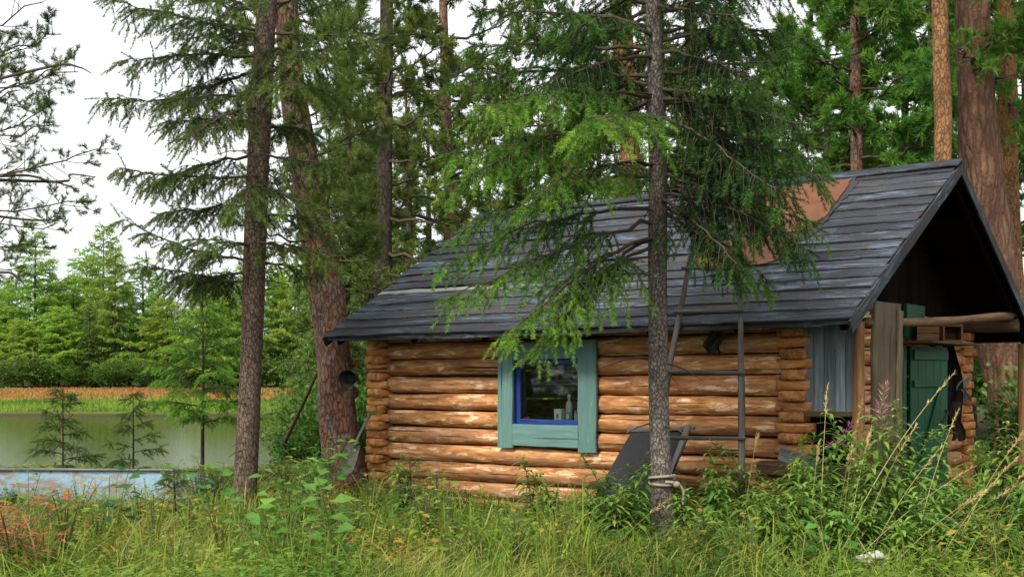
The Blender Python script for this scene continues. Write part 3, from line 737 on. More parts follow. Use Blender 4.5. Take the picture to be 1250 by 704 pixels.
def B(kind, py, tpx, tpy, Yb, dY, **kw):
    """a branch from the trunk at photo row py to a tip point (tpx, tpy) at depth Yb + dY"""
    def fn(tm, sp, foot, C, r):
        z = EYE + (HY - py) / F * Yb - foot[2]; base = along(C, z); tip = at(tpx, tpy, Yb + dY) - foot
        (spruce_branch if kind == 's' else pine_branch)(tm, sp, base, tip, r, **kw)
    return fn

def auto_spruce(z0, z1, n, L0, L1, droop=(-.35, .35), avoid=None, shape=.8, vary=.25, **kw):
    def fn(tm, sp, C, R, r):
        for q in range(n):
            h = (q + r.uniform(0, 1)) / n; z = z0 + (z1 - z0) * h; a = q * 2.399 + r.uniform(-.4, .4)
            if avoid and avoid(a % (2 * PI), z): continue
            L = (L1 + (L0 - L1) * (1 - h) ** shape) * r.uniform(1 - vary, 1 + vary * .6); p = along(C, z)
            el = droop[0] + (droop[1] - droop[0]) * h + r.normal(0, .08)
            tip = p + L * np.array([math.cos(a) * math.cos(el), math.sin(a) * math.cos(el), math.sin(el)])
            spruce_branch(tm, sp, p, tip, r, rad=.0025 + .012 * L, **kw)
    return fn

def auto_pine(z0, z1, n, L0, L1, el=(-.25, .7), shape=.7, **kw):
    def fn(tm, sp, C, R, r):
        for q in range(n):
            h = (q + r.uniform(0, 1)) / n; z = z0 + (z1 - z0) * h; a = q * 2.399 + r.uniform(-.6, .6)
            L = (L1 + (L0 - L1) * (1 - h) ** shape) * r.uniform(.6, 1.2); p = along(C, z); e = el[0] + (el[1] - el[0]) * h + r.normal(0, .15)
            tip = p + L * np.array([math.cos(a) * math.cos(e), math.sin(a) * math.cos(e), math.sin(e)])
            pine_branch(tm, sp, p, tip, r, rad=.012 + .012 * L, **kw)
    return fn

def gp(x, y): return np.array([x, y, float(ground_z(x, y))])
def foot_at(px, Y, sink=.05):
    x = (px - CX) / F * Y; p = gp(x, Y); p[2] -= sink; return p
# ------------------------------------------------------------------ the near trees
# spruce standing in front of the cabin wall
YD = 9.4
f0 = foot_at(812, YD)
dt = dict(sec=.085, sec_len=.33, fing=.055, fs=.16, tone=.50, hang=.5, bare=.26)
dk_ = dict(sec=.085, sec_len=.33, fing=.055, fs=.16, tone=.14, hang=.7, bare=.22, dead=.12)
left = [(290, 625, 425, -1.0, .16, dict(tone=.56, dead=.10)), (283, 655, 440, -.7, .14, dict(tone=.55)), (275, 545, 385, -.7, .16, dt), (255, 538, 340, -.2, .18, dt), (300, 690, 372, -.6, .10, dict(tone=.40, dead=.3)),
        (215, 560, 300, .5, .15, dict(tone=.36)), (170, 548, 205, -.7, .12, dt), (140, 552, 245, -1.0, .14, dt), (118, 585, 150, -1.3, .12, dict(tone=.56)), (95, 548, 105, .2, .10, dict(tone=.26)), (62, 575, 70, .5, .10, dict(tone=.24)),
        (34, 585, 25, -.3, .10, dict(tone=.26)), (5, 610, -30, .2, .1, dict(tone=.24)), (150, 720, 165, -1.7, .1, dict(tone=.60)), (200, 650, 255, -1.2, .14, dict(tone=.42)), (110, 690, 95, .8, .1, dict(tone=.26)),
        (70, 650, 120, -.8, .1, dict(tone=.26)), (45, 690, 30, -1.0, .1, dict(tone=.22)), (25, 720, 60, 1.1, .1, dict(tone=.24))]
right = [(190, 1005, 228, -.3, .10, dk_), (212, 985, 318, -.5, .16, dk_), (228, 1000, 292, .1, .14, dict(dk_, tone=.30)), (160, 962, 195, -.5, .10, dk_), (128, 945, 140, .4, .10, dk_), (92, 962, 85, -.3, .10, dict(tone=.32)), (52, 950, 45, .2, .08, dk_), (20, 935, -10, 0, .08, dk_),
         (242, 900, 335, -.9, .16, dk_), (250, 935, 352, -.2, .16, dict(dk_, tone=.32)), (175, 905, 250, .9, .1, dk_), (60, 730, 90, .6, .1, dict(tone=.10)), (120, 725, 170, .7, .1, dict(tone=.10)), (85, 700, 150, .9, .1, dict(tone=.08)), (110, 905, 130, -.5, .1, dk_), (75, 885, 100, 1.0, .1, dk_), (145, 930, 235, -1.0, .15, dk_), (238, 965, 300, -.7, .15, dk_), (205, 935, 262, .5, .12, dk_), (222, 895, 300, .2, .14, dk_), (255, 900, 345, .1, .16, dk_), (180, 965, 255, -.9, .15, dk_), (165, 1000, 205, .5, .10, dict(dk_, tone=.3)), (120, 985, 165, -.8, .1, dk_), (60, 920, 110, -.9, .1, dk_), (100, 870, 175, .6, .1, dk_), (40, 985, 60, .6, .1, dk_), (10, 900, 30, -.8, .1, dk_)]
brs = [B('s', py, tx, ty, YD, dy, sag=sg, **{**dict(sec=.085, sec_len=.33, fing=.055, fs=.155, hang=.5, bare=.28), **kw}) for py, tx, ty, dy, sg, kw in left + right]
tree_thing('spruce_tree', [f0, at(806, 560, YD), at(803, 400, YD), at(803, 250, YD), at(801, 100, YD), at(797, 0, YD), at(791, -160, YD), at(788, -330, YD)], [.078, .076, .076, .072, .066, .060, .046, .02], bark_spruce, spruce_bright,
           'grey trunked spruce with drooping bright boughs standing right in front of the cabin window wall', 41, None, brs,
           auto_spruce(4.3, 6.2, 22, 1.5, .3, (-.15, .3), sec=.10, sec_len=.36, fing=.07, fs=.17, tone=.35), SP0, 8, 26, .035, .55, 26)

# spruce at the left, thin straight trunk
YA = 12.1
f0 = foot_at(297, YA)
A_l = [(38, 134, 2, -.4, -.02), (70, 150, 75, .2, .05), (52, 205, 15, -.8, .02), (112, 123, 120, -.5, -.06), (150, 200, 150, .6, .05), (215, 144, 204, -.3, -.07), (190, 190, 225, .5, .06), (318, 147, 266, -.4, -.14), (250, 195, 262, .7, .03), (345, 170, 322, .3, -.05), (300, 232, 292, -.9, .02), (20, 180, -40, .3, 0), (0, 240, -20, -.9, 0), (130, 230, 170, -1.0, .08), (90, 215, 118, .9, .04), (330, 225, 345, .8, .02)]
A_r = [(40, 450, 45, -.3, .0), (105, 440, 118, .4, .02), (60, 400, 70, -.9, .02), (190, 405, 200, -.5, .02), (260, 420, 268, -.4, .0), (150, 380, 165, .8, .04), (10, 420, -20, .3, 0), (230, 370, 245, -.8, .05), (320, 385, 330, .6, .03), (295, 400, 312, -.7, .04), (80, 360, 110, -1.1, .06), (215, 300, 250, -1.0, .1)]
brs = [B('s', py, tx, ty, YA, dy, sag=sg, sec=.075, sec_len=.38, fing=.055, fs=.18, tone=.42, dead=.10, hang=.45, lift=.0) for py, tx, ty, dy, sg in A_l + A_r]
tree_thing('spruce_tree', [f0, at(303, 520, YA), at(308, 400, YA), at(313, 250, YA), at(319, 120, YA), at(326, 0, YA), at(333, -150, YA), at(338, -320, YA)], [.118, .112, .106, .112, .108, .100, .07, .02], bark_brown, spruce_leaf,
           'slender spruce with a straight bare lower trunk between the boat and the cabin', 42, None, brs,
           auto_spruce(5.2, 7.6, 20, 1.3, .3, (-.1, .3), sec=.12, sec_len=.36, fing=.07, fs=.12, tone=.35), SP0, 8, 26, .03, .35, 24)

# big leaning tree with red flaking bark at the cabin's far corner
YB = 14.6
f0 = foot_at(424, YB)
def dark_side(tm, sp, foot, C, r):        # burls and a dead snag low on the trunk
    for z, a, q in ((1.15, -.3, .10), (1.5, .2, .07), (.6, -.9, .09)):
        p = along(C, z) + np.array([math.cos(a), math.sin(a), 0]) * .20; lathe(tm, [(.001, -q), (q * .8, -q * .6), (q, 0), (q * .75, q * .6), (.001, q)], 12, p, .4, 0)
B_b = [(300, 300, 275, -.6), (285, 450, 250, -.4), (250, 330, 200, -1.2), (230, 440, 190, .4), (200, 460, 150, -.3), (170, 300, 130, -.7), (150, 430, 110, -.8), (120, 470, 70, .2), (95, 300, 60, -.5), (60, 440, 25, -.6), (40, 300, 10, .3), (20, 460, -20, 0), (0, 290, -40, -.6), (275, 400, 245, -1.2), (180, 390, 130, -1.4), (90, 380, 50, -1.3), (310, 445, 300, -.2)]
brs = [B('p', py, tx, ty, YB, dy, nsub=9, ntw=4, tuft=.15, tone=.48, bare=.30, spread=.42, rad=.018) for py, tx, ty, dy in B_b] + [dark_side]
tree_thing('leaning_pine', [f0, at(412, 500, YB), at(404, 400, YB), at(387, 290, YB), at(371, 200, YB), at(359, 120, YB), at(349, 0, YB), at(344, -150, YB), at(342, -330, YB)], [.235, .225, .205, .195, .178, .160, .135, .09, .03], bark_red, pine_leaf,
           'thick leaning pine with flaking red bark touching the far end of the cabin roof', 43, None, brs,
           auto_pine(5.0, 8.6, 18, 1.6, .5, nsub=8, ntw=4, tuft=.14, tone=.42), PT0, 8, 30, .05, .40)

# pine whose sparse boughs reach in from the left edge
YL = 12.5
f0 = foot_at(-95, YL)
L_b = [(60, 52, 3, -.3), (80, 75, 42, .2), (120, 70, 82, -.4), (150, 95, 88, .3), (180, 66, 152, -.5), (200, 62, 128, .4), (225, 118, 182, -.2), (260, 112, 246, .3), (275, 70, 272, -.5), (300, 40, 300, .2), (235, 30, 205, -.7), (30, 40, -20, 0), (100, 30, 60, .6), (170, 25, 110, .7), (290, 15, 330, .1)]
brs = [B('p', py, tx, ty, YL, dy, nsub=8, ntw=3, tuft=.105, tone=.28, bare=.42, spread=.26, rad=.013, sag=-.03) for py, tx, ty, dy in L_b]
def dead_twigs(tm, sp, foot, C, r):
    for py, pts in ((225, [(20, 214), (60, 221), (86, 227)]), (250, [(30, 268), (80, 267)]), (120, [(60, 82), (95, 82), (112, 90)]), (215, [(70, 222), (85, 213), (116, 216)]), (345, [(0, 332), (22, 340), (32, 350)])):
        z = EYE + (HY - py) / F * YL - foot[2]; P = np.array([along(C, z)] + [at(a, b, YL - .2) - foot for a, b in pts]); P = catmull(P, 4); tube(tm, P, np.linspace(.02, .005, len(P)), 5, .2, 1, False)
tree_thing('pine_tree', [f0, at(-100, 400, YL), at(-96, 200, YL), at(-90, 0, YL), at(-86, -300, YL)], [.14, .13, .12, .10, .03], bark_brown, pine_leaf,
           'pine standing past the left edge whose sparse dark boughs hang over the boat', 44, None, brs + [dead_twigs], None, PT0, 8, 20, .04)

# pines close behind the cabin
def pine_behind(px_path, Y, rads, bark, leaf, label, seed, auto, group=None, branches=(), protos=PT1, name='pine_tree', rough=.035, seg=22):
    f = foot_at(px_path[0], Y); pts = [f] + [at(px, py, Y) for px, py in px_path[1]]
    return tree_thing(name, pts, rads, bark, leaf, label, seed, group, branches, auto, protos, 8, seg, rough, .35)
pine_behind((1250, [(1224, 430), (1204, 260), (1192, 110), (1187, 0), (1178, -200), (1176, -420)]), 17.3, [.34, .325, .295, .265, .25, .18, .05], bark_plate, pine_green, 'thickest pine with plated brown bark rising behind the right end of the roof', 51,
            auto_pine(7.0, 11.2, 14, 2.4, .7, nsub=9, ntw=4, tuft=.19, tone=.45), rough=.045, seg=36,
            branches=[B('p', 60, 1240, 40, 17.3, -.9, tuft=.17, tone=.5), B('p', 75, 1172, 60, 17.3, -1.1, tuft=.15, tone=.5, nsub=6), B('p', 40, 1260, 70, 17.3, -.6, tuft=.17, tone=.55)])
pine_behind((1160, [(1153, 400), (1151, 190), (1150, 100), (1147, 0), (1145, -200), (1142, -400)]), 16.4, [.128, .124, .116, .112, .108, .09, .03], bark_orange, pine_green, 'slim orange barked pine just left of the thickest pine', 52, auto_pine(6.6, 10.2, 12, 1.8, .5, nsub=8, tuft=.18, tone=.5))
pine_behind((1243, [(1238, 400), (1232, 280), (1230, 150), (1228, 0), (1226, -220)]), 18.6, [.20, .19, .165, .15, .14, .05], bark_orange, pine_green, 'orange and dark banded pine just right of the thickest pine', 53, auto_pine(4.2, 9.5, 16, 1.7, .5, nsub=8, tuft=.19, tone=.5),
            branches=[B('p', 95, 1200, 90, 18.6, -1.6, tuft=.18, tone=.6, nsub=8), B('p', 60, 1255, 45, 18.6, -1.2, tuft=.18, tone=.6), B('p', 120, 1262, 130, 18.6, -1.0, tuft=.18, tone=.55)])
pine_behind((774, [(772, 400), (770, 245), (766, 120), (757, 0), (752, -220)]), 18.2, [.165, .16, .15, .145, .165, .05], bark_orange, pine_leaf, 'orange barked pine behind the ridge, half hidden by the front spruce', 54, auto_pine(3.6, 9.6, 34, 2.3, .5, nsub=9, tuft=.20, tone=.42),
            branches=[B('p', 35, 705, 60, 18.2, -.4, tuft=.16, tone=.4, bare=.5), B('p', 140, 690, 120, 18.2, .3, tuft=.17, tone=.4), B('p', 110, 840, 90, 18.2, .3, tuft=.17, tone=.36)])
pine_behind((852, [(850, 400), (848, 250), (845, 120), (842, 0), (840, -220)]), 19.5, [.115, .11, .10, .095, .085, .03], bark_orange, pine_leaf, 'thin reddish pine behind the ridge just right of the front spruce trunk', 55, auto_pine(3.4, 9.8, 22, 2.0, .5, nsub=9, tuft=.19, tone=.3))
pine_behind((464, [(465, 420), (468, 330), (470, 150), (472, 0), (474, -250)]), 20.2, [.16, .15, .14, .125, .11, .03], bark_far, pine_leaf, 'dark straight pine seen just right of the leaning red pine', 56, auto_pine(1.8, 9.0, 40, 2.1, .5, (-.2, .5), nsub=7, ntw=4, tuft=.19, tone=.40))
pine_behind((560, [(556, 420), (552, 300), (545, 150), (541, 0), (538, -200)]), 22.5, [.13, .12, .11, .10, .08, .03], bark_red, pine_leaf, 'reddish pine behind the left slope of the roof', 57, auto_pine(2.6, 10.6, 32, 2.3, .5, (-.2, .5), nsub=7, ntw=4, tuft=.21, tone=.48))
pine_behind((1050, [(1048, 400), (1046, 200), (1044, 60), (1042, -200)]), 23.5, [.14, .13, .12, .10, .03], bark_red, pine_green, 'reddish trunked bright green pine behind the ridge near the rusty sheet', 58, auto_pine(2.6, 10.4, 48, 2.6, .6, (-.25, .5), nsub=10, ntw=4, tuft=.22, tone=.50))
# ------------------------------------------------------------------ woods behind the cabin: prototypes and copies
def proto_tree(name, H, kind, seed, bark, leaf, rad):
    r = np.random.RandomState(seed); lean = r.uniform(-.25, .25, 2)
    pts = [(0, 0, 0), (lean[0] * .3, lean[1] * .3, H * .33), (lean[0] * .8 + .08, lean[1] * .6, H * .66), (lean[0], lean[1], H)]
    if kind == 'pine': auto = auto_pine(H * .14, H * .97, 54, 2.3, .6, (-.3, .55), nsub=9, ntw=5, tuft=.24, tone=.48); pr = PT1
    elif kind == 'spruce': auto = auto_spruce(.5, H * .99, 72, 1.9, .15, (-.3, .45), sec=.17, sec_len=.46, fing=.09, fs=.25, tone=.44, lod=1); pr = SP1
    elif kind == 'larch': auto = auto_spruce(H * .12, H * .99, 60, 3.3, .3, (-.12, .6), shape=.6, vary=.45, sec=.24, sec_len=.80, fing=.15, fs=.44, tone=.5, lod=1, hang=.2, sag=.02); pr = SP2
    elif kind == 'far_spruce': auto = auto_spruce(H * .05, H * .99, 74, 2.6, .12, (-.25, .35), shape=.9, sec=.22, sec_len=.6, fing=.14, fs=.40, tone=.42, lod=1); pr = SP2
    return tree_thing(name, pts, [rad, rad * .9, rad * .6, .015], bark, leaf, None, seed, None, (), auto, pr, 5, 12, .03, .3)

PROTO = {}
def place(name, kind, variant, x, y, label, group, scale, rz, leaf_group=None, sx=1.0):
    key = (kind, variant)
    if key not in PROTO:
        H, kd, sd_, bk, lf, rad = KINDS_[kind]; PROTO[key] = proto_tree(name, H, kd, sd_ + variant, bk, lf, rad); o = PROTO[key]; fresh = True
    else:
        o = copy_tree(PROTO[key]); o.name = name
    o.location = (x, y, float(ground_z(x, y)) - .05); o.rotation_euler = (0, 0, rz); o.scale = (scale * sx, scale * sx, scale)
    tag(o, label, 'tree', group); return o
larch2 = leaf_mat('young_larch_needles', [(0, (.070, .13, .020)), (.4, (.165, .28, .034)), (.7, (.27, .40, .05)), (1, (.38, .48, .09))], .45, hue=.04, val=.35)
KINDS_ = {'pine': (12.0, 'pine', 300, bark_far, pine_leaf, .15), 'greenpine': (11.5, 'pine', 320, bark_far, pine_green, .12), 'spruce': (11.0, 'spruce', 340, bark_far, spruce_leaf, .13),
          'larch': (15.0, 'larch', 360, bark_far, larch_leaf, .16), 'younglarch': (10.0, 'larch', 380, bark_far, larch2, .10), 'farspruce': (14.0, 'far_spruce', 400, bark_far, spruce_leaf, .16)}
rr = random.Random(77)
side = ['left', 'right']
# (photo column of the trunk, distance, kind, variant, scale)
mid = [(418, 21.5, 'spruce', 0, .72), (437, 27, 'pine', 0, .80), (505, 25, 'spruce', 1, .78), (522, 31, 'pine', 1, .85), (592, 26, 'pine', 0, .70), (655, 24, 'pine', 1, .58), (700, 28, 'spruce', 1, .75),
       (735, 33, 'pine', 0, .85), (815, 26, 'spruce', 0, .85), (880, 24, 'spruce', 1, .80), (912, 29, 'greenpine', 0, .72), (965, 32, 'greenpine', 1, .90), (1000, 26, 'greenpine', 0, .90), (1092, 27, 'greenpine', 1, 1.0), (1128, 23, 'greenpine', 0, .80), (1185, 29, 'greenpine', 1, 1.0), (1262, 24, 'greenpine', 0, .9),
       (395, 34, 'spruce', 1, .9), (455, 40, 'pine', 1, .9), (1030, 40, 'greenpine', 1, 1.1), (1140, 42, 'spruce', 1, 1.1), (850, 40, 'pine', 0, .9), (690, 44, 'pine', 1, .85)]
KN = {'pine': 'olive green pine', 'greenpine': 'bright green pine', 'spruce': 'dark green spruce'}
MIDLAB = ['short dark spruce between the leaning red pine and the cabin wall', 'olive pine glimpsed directly behind the leaning red pine', 'dark spruce whose lower boughs show over the far end of the roof', 'distant olive pine over the far slope of the roof', 'olive pine behind the bright left boughs of the front spruce',
 'olive pine filling the gap above the front spruce boughs', 'dark spruce left of the orange pine behind the ridge', 'distant olive pine just left of the orange pine behind the ridge', 'dark spruce behind the front spruce trunk', 'dark spruce behind the stovepipe on the roof',
 'green pine right above the rusty roof sheet', 'distant bright pine above the right end of the rusty sheet', 'bright green pine over the upper corner of the rusty sheet', 'bright pine above the middle of the bare ridge', 'bright pine crowding the slim orange pine from the left', 'green pine behind the thickest brown pine', 'green pine at the right edge of the picture',
 'far dark spruce left of the leaning red pine trunk', 'far olive pine behind the dark straight pine', 'far bright pine behind the reddish trunk above the ridge', 'far dark spruce between ridge and slim orange pine', 'far olive pine behind the thin reddish pine', 'far olive pine left of the orange pine top']
for (px, Y, kd, v, sc), lab in zip(mid, MIDLAB):
    place('spruce_tree' if kd == 'spruce' else 'pine_tree', kd, v, (px - CX) / F * Y, Y, lab, 'trees behind the cabin', sc, rr.uniform(0, 6.28))

for q, (x, y, v, sc) in enumerate(((-9.5, 8.6, 0, .85), (-11.5, 6.2, 1, .95), (-14.5, 9.0, 0, 1.1), (-9.8, 10.6, 1, .7), (-16, 5, 1, 1.15), (-8.6, 7.2, 0, .6))):
    place('spruce_tree', 'spruce', v, x, y, ['broad spruce past the left edge mirrored in the window pane', 'taller spruce past the left edge mirrored darkly in the pane', 'far spruce beyond the boat past the left edge', 'short spruce past the left edge by the boat bow', 'tallest spruce well past the left edge', 'lowest bushy spruce past the left edge near the camera'][q], 'trees past the left edge', sc, q * 1.3)
# the far bank: larches and spruces seen across the lake
far = [(-40, 108, 'larch', 0, 1.0), (12, 112, 'larch', 1, .72), (44, 104, 'larch', 0, .96), (66, 120, 'farspruce', 0, .88), (88, 106, 'younglarch', 0, 1.05), (104, 112, 'larch', 1, .92), (124, 103, 'larch', 0, .99), (140, 101, 'larch', 1, .84), (158, 110, 'farspruce', 0, .74), (176, 104, 'larch', 1, .80), (192, 116, 'larch', 0, .74),
       (206, 101, 'younglarch', 0, .80), (222, 112, 'farspruce', 1, .55), (243, 106, 'larch', 0, .62), (262, 100, 'younglarch', 1, .98), (280, 112, 'larch', 1, .78), (298, 104, 'farspruce', 0, .66), (316, 100, 'larch', 0, .80), (338, 106, 'farspruce', 1, .82), (358, 101, 'younglarch', 1, 1.1), (380, 110, 'larch', 1, .95), (404, 104, 'farspruce', 0, .9), (428, 106, 'larch', 0, 1.0), (452, 112, 'farspruce', 1, 1.0), (-5, 102, 'younglarch', 1, .78), (28, 100, 'younglarch', 0, .62), (72, 101, 'younglarch', 1, .72), (110, 100, 'farspruce', 1, .52)]
FL = ['tall larch at the far left of the opposite bank', 'low rounded larch near the left edge of the opposite bank', 'tall pale larch standing alone against the sky at the left of the far bank', 'dark spruce right behind the tall pale larch on the far bank', 'yellow green young larch between two tall larches across the lake', 'broad larch left of the tallest pointed larch across the lake',
 'tallest pointed larch on the far bank with its tip in the white sky', 'bright broad larch just right of the tallest pointed larch', 'dark spruce behind the bright larches left of the spruce trunk', 'bright larch above the dark trunks across the lake', 'farther larch left of the sky gap across the lake', 'short yellow larch below the sky gap on the far bank', 'low dark spruce under the sky gap on the far bank',
 'far larch behind the small spruce sapling', 'yellow young larch just left of the slender spruce trunk across the lake', 'larch behind the slender spruce trunk on the far bank', 'dark far spruce just right of the slender spruce trunk', 'bright larch between the slender spruce and the leaning pine', 'dark tall far spruce left of the leaning pine', 'yellow larch beside the leaning pine across the lake',
 'far larch behind the leaning pine trunk', 'far spruce behind the foot of the leaning pine', 'far larch between leaning pine and cabin', 'far spruce behind the far roof corner', 'young yellow larch at the left end of the red bank', 'short yellow larch below the lone pale larch', 'young larch in front of the dark spruce across the lake', 'short dark spruce at the foot of the tallest larch']
for (px, Y, kd, v, sc), lab in zip(far, FL):
    place('far_spruce' if kd == 'farspruce' else 'larch_tree', kd, v, (px - CX) / F * Y, Y, lab, 'trees on the far bank of the lake', sc * .92, rr.uniform(0, 6.28), sx=rr.uniform(.95, 1.45))
# the wood behind them, read as one mass
wood = MB(); wsp = Sprays(); r = np.random.RandomState(9)
for q in range(150):
    y = r.uniform(118, 175); x = r.uniform(-85, 75); H = r.uniform(6.5, 12.5) * (1 - .25 * (abs(x / y + .29) < .045)); z0 = float(ground_z(x, y))
    tube(wood, [(x, y, z0), (x + .1, y, z0 + H)], [.13, .02], 5, .4, 0)
    n = 260; h = r.uniform(.06, 1, n) ** .9; a = r.uniform(0, 6.3, n); rad = 1.9 * (1 - h) ** .8 * r.uniform(.3, 1.1, n) + .1
    P = np.stack([x + rad * np.cos(a), y + rad * np.sin(a), z0 + H * h], -1); D = np.stack([np.cos(a), np.sin(a), r.normal(-.1, .3, n)], -1)
    wsp.add(P, D, r.uniform(.7, 1.3, n), np.clip(r.normal(.45, .12) + r.normal(0, .08, n), 0, 1))
wsp.emit(wood, SP2, 3, 1)
tag(wood.build('forest', [bark_far, larch_leaf], None, False), kind='stuff', label='light green wood standing far behind the opposite bank', cat='forest')

# shrubs: leafy domes at the wood's edge and between leaning pine and cabin
leaf_bush = leaf_mat('shrub_leaves', [(0, (.02, .05, .01)), (.4, (.05, .12, .016)), (.7, (.09, .18, .025)), (1, (.15, .24, .04))], .4)
def leaf_quads(mb, P, D, U, L, W, rnd, mat=0):
    """simple pointed leaves: two triangles pairs folded on the midrib"""
    P = np.asarray(P, float); D = nrm(D); Sd = nrm(np.cross(U, D)); Un = np.cross(D, Sd); n = len(P); L = np.broadcast_to(L, (n,))[:, None]; W = np.broadcast_to(W, (n,))[:, None]
    V = np.stack([P, P + D * L * .42 + Sd * W * .5 + Un * W * .12, P + D * L * .5, P + D * L * .42 - Sd * W * .5 + Un * W * .12, P + D * L - Un * L * .12], 1)
    b = (np.arange(n) * 5)[:, None]
    T = np.concatenate([b + [[0, 1, 2]], b + [[1, 4, 2]], b + [[0, 2, 3]], b + [[2, 4, 3]]])
    mb.add(V.reshape(-1, 3), None, T, np.repeat(np.clip(np.broadcast_to(rnd, (n,)), 0, 1), 5), np.zeros((n * 5, 3)), mat)
def bush_proto(seed, n=1500, L=.09):
    r = np.random.RandomState(seed); root = empty('shrub', (0, 0, 0)); st = MB(); lf = MB(); P = []
    for q in range(16):
        a = r.uniform(0, 6.3); e = np.array([math.cos(a) * r.uniform(.2, .75), math.sin(a) * r.uniform(.2, .75), r.uniform(.5, 1.15)])
        C = bez((0, 0, 0), e * [.3, .3, .7], e, 7); tube(st, C, np.linspace(.014, .003, 7), 5, .5, 0, False)
        m = n // 16; i2 = r.randint(2, 7, m); P.append(C[i2] + r.normal(0, .13, (m, 3)))
    P = np.concatenate(P); P[:, 2] = np.abs(P[:, 2]); D = nrm(P * [1, 1, .4]) + r.normal(0, .6, P.shape); leaf_quads(lf, P, D, r.normal(0, .4, P.shape) + [0, 0, 1], L * r.uniform(.6, 1.2, len(P)), L * .55, .35 + .3 * P[:, 2] + r.normal(0, .12, len(P)))
    st.build('stem', twig_m, root); lf.build('crown', leaf_bush, root, False); return root
bushp = [bush_proto(1), bush_proto(2, 1300, .11)]
bl = [(10, 97, 2.6), (52, 98, 2.1), (92, 99, 1.8), (134, 97, 2.0), (182, 98, 2.4), (226, 97, 2.0), (270, 99, 2.2), (318, 97, 2.0), (352, 97, 2.6), (398, 96, 2.8), (436, 97, 3.0),
      (398, 20, 1.15), (420, 19.0, 1.0), (437, 18.2, 1.1), (452, 21, 1.5), (380, 22, 1.2), (366, 20.5, .9), (1262, 15.0, 1.1), (1252, 24, 1.5), (428, 24, 1.9), (405, 26, 1.8)]
BL = ['low shrub at the left end of the far bank', 'dense shrub under the lone pale larch across the lake', 'shrub on the far bank below the broad larch', 'shrub at the foot of the tallest larch across the lake', 'wide dark shrub under the bright larches across the lake', 'shrub on the far bank left of the small sapling', 'shrub across the lake behind the slender spruce trunk', 'shrub across the lake right of the slender spruce trunk', 'large shrub at the right end of the red bank', 'tall shrub across the lake behind the leaning pine', 'tallest shrub across the lake beside the cabin corner',
      'leafy shrub just left of the gap between leaning pine and wall', 'low shrub behind the shovel', 'leafy shrub against the far cabin corner', 'large shrub behind the cabin corner', 'shrub on the lake shore by the leaning stick', 'small shrub on the shore left of the leaning stick', 'shrub at the right edge beside the porch', 'shrub behind the thickest pine trunk', 'tall shrub behind the leaning pine foot', 'farther shrub between shore and leaning pine']
for q, ((px, Y, sc), lab) in enumerate(zip(bl, BL)):
    o = bushp[q % 2] if q < 2 else copy_tree(bushp[q % 2]); o.name = 'shrub'; x = (px - CX) / F * Y
    o.location = (x, Y, float(ground_z(x, Y)) - .03); o.rotation_euler = (0, 0, rr.uniform(0, 6)); o.scale = (sc * (1.5 if Y > 60 else 1), sc, sc * .95); tag(o, lab, 'shrub', 'shrubs at the edge of the wood')
# ------------------------------------------------------------------ grass, weeds and single plants
grass_leaf = leaf_mat('grass_blades', [(0, (.050, .095, .014)), (.35, (.115, .195, .022)), (.6, (.210, .285, .034)), (.8, (.33, .34, .065)), (1, (.36, .30, .12))], .40, hue=.0, val=.0)
herb_leaf = leaf_mat('herb_leaves', [(0, (.026, .066, .012)), (.35, (.060, .145, .018)), (.60, (.125, .235, .024)), (.78, (.22, .29, .032)), (.90, (.33, .22, .03)), (1, (.34, .10, .035))], .40, hue=.0, val=.0)
fire_leaf = leaf_mat('willowherb_leaves', [(0, (.040, .090, .016)), (.4, (.090, .185, .026)), (.75, (.165, .275, .038)), (1, (.27, .35, .08))], .35, hue=.02, val=.2)
red_leaf = leaf_mat('reddened_leaves', [(0, (.15, .03, .02)), (.4, (.33, .045, .035)), (.75, (.42, .085, .05)), (1, (.42, .22, .05))], .4)
dry_m = leaf_mat('dry_straw', [(0, (.20, .14, .06)), (.5, (.38, .28, .11)), (1, (.52, .41, .19))], .2, hue=.02)
dryhead_m = leaf_mat('faded_flower_head', [(0, (.20, .09, .07)), (.5, (.36, .19, .15)), (1, (.47, .32, .24))], .3)
pink_m = leaf_mat('pink_flowers', [(0, (.28, .05, .16)), (1, (.50, .18, .34))], .4)

def blades(mb, P, H, W, lean, az, rnd, seed, droop=.5):
    r = np.random.RandomState(seed); n = len(P); H = np.broadcast_to(H, (n,)); W = np.broadcast_to(W, (n,))
    d = np.stack([np.cos(az), np.sin(az), np.zeros(n)], -1); s = np.stack([-np.sin(az + r.uniform(-1, 1, n)), np.cos(az + r.uniform(-1, 1, n)), np.zeros(n)], -1)
    us = [0, .4, .75, 1.0]; rows = []
    for u in us:
        c = P + d * (lean * H * (u ** 2) * (1 + 0 * u))[:, None] + np.array([0, 0, 1.]) * (H * (u - droop * np.minimum(lean, 1.2) * u ** 3 * .6))[:, None]
        if u < 1: wv = (W * (1 - .55 * u ** 1.5) / 2)[:, None]; rows += [c - s * wv, c + s * wv]
        else: rows += [c]
    V = np.stack(rows, 1); b = (np.arange(n) * 7)[:, None]
    Q = np.concatenate([b + [[0, 1, 3, 2]], b + [[2, 3, 5, 4]]]); T = b + [[4, 5, 6]]
    mb.add(V.reshape(-1, 3), Q, T, np.repeat(np.clip(rnd, 0, 1), 7), np.zeros((n * 7, 3)))

def inside_cabin(x, y, m=0.0):
    p = np.stack([x - CO[0], y - CO[1]], -1); lx = p @ DD[:2]; ly = p @ NN[:2]
    return (lx > -.1 - m) & (lx < 5.9 + m) & (ly > -.02 - m) & (ly < LD + .2 + m)

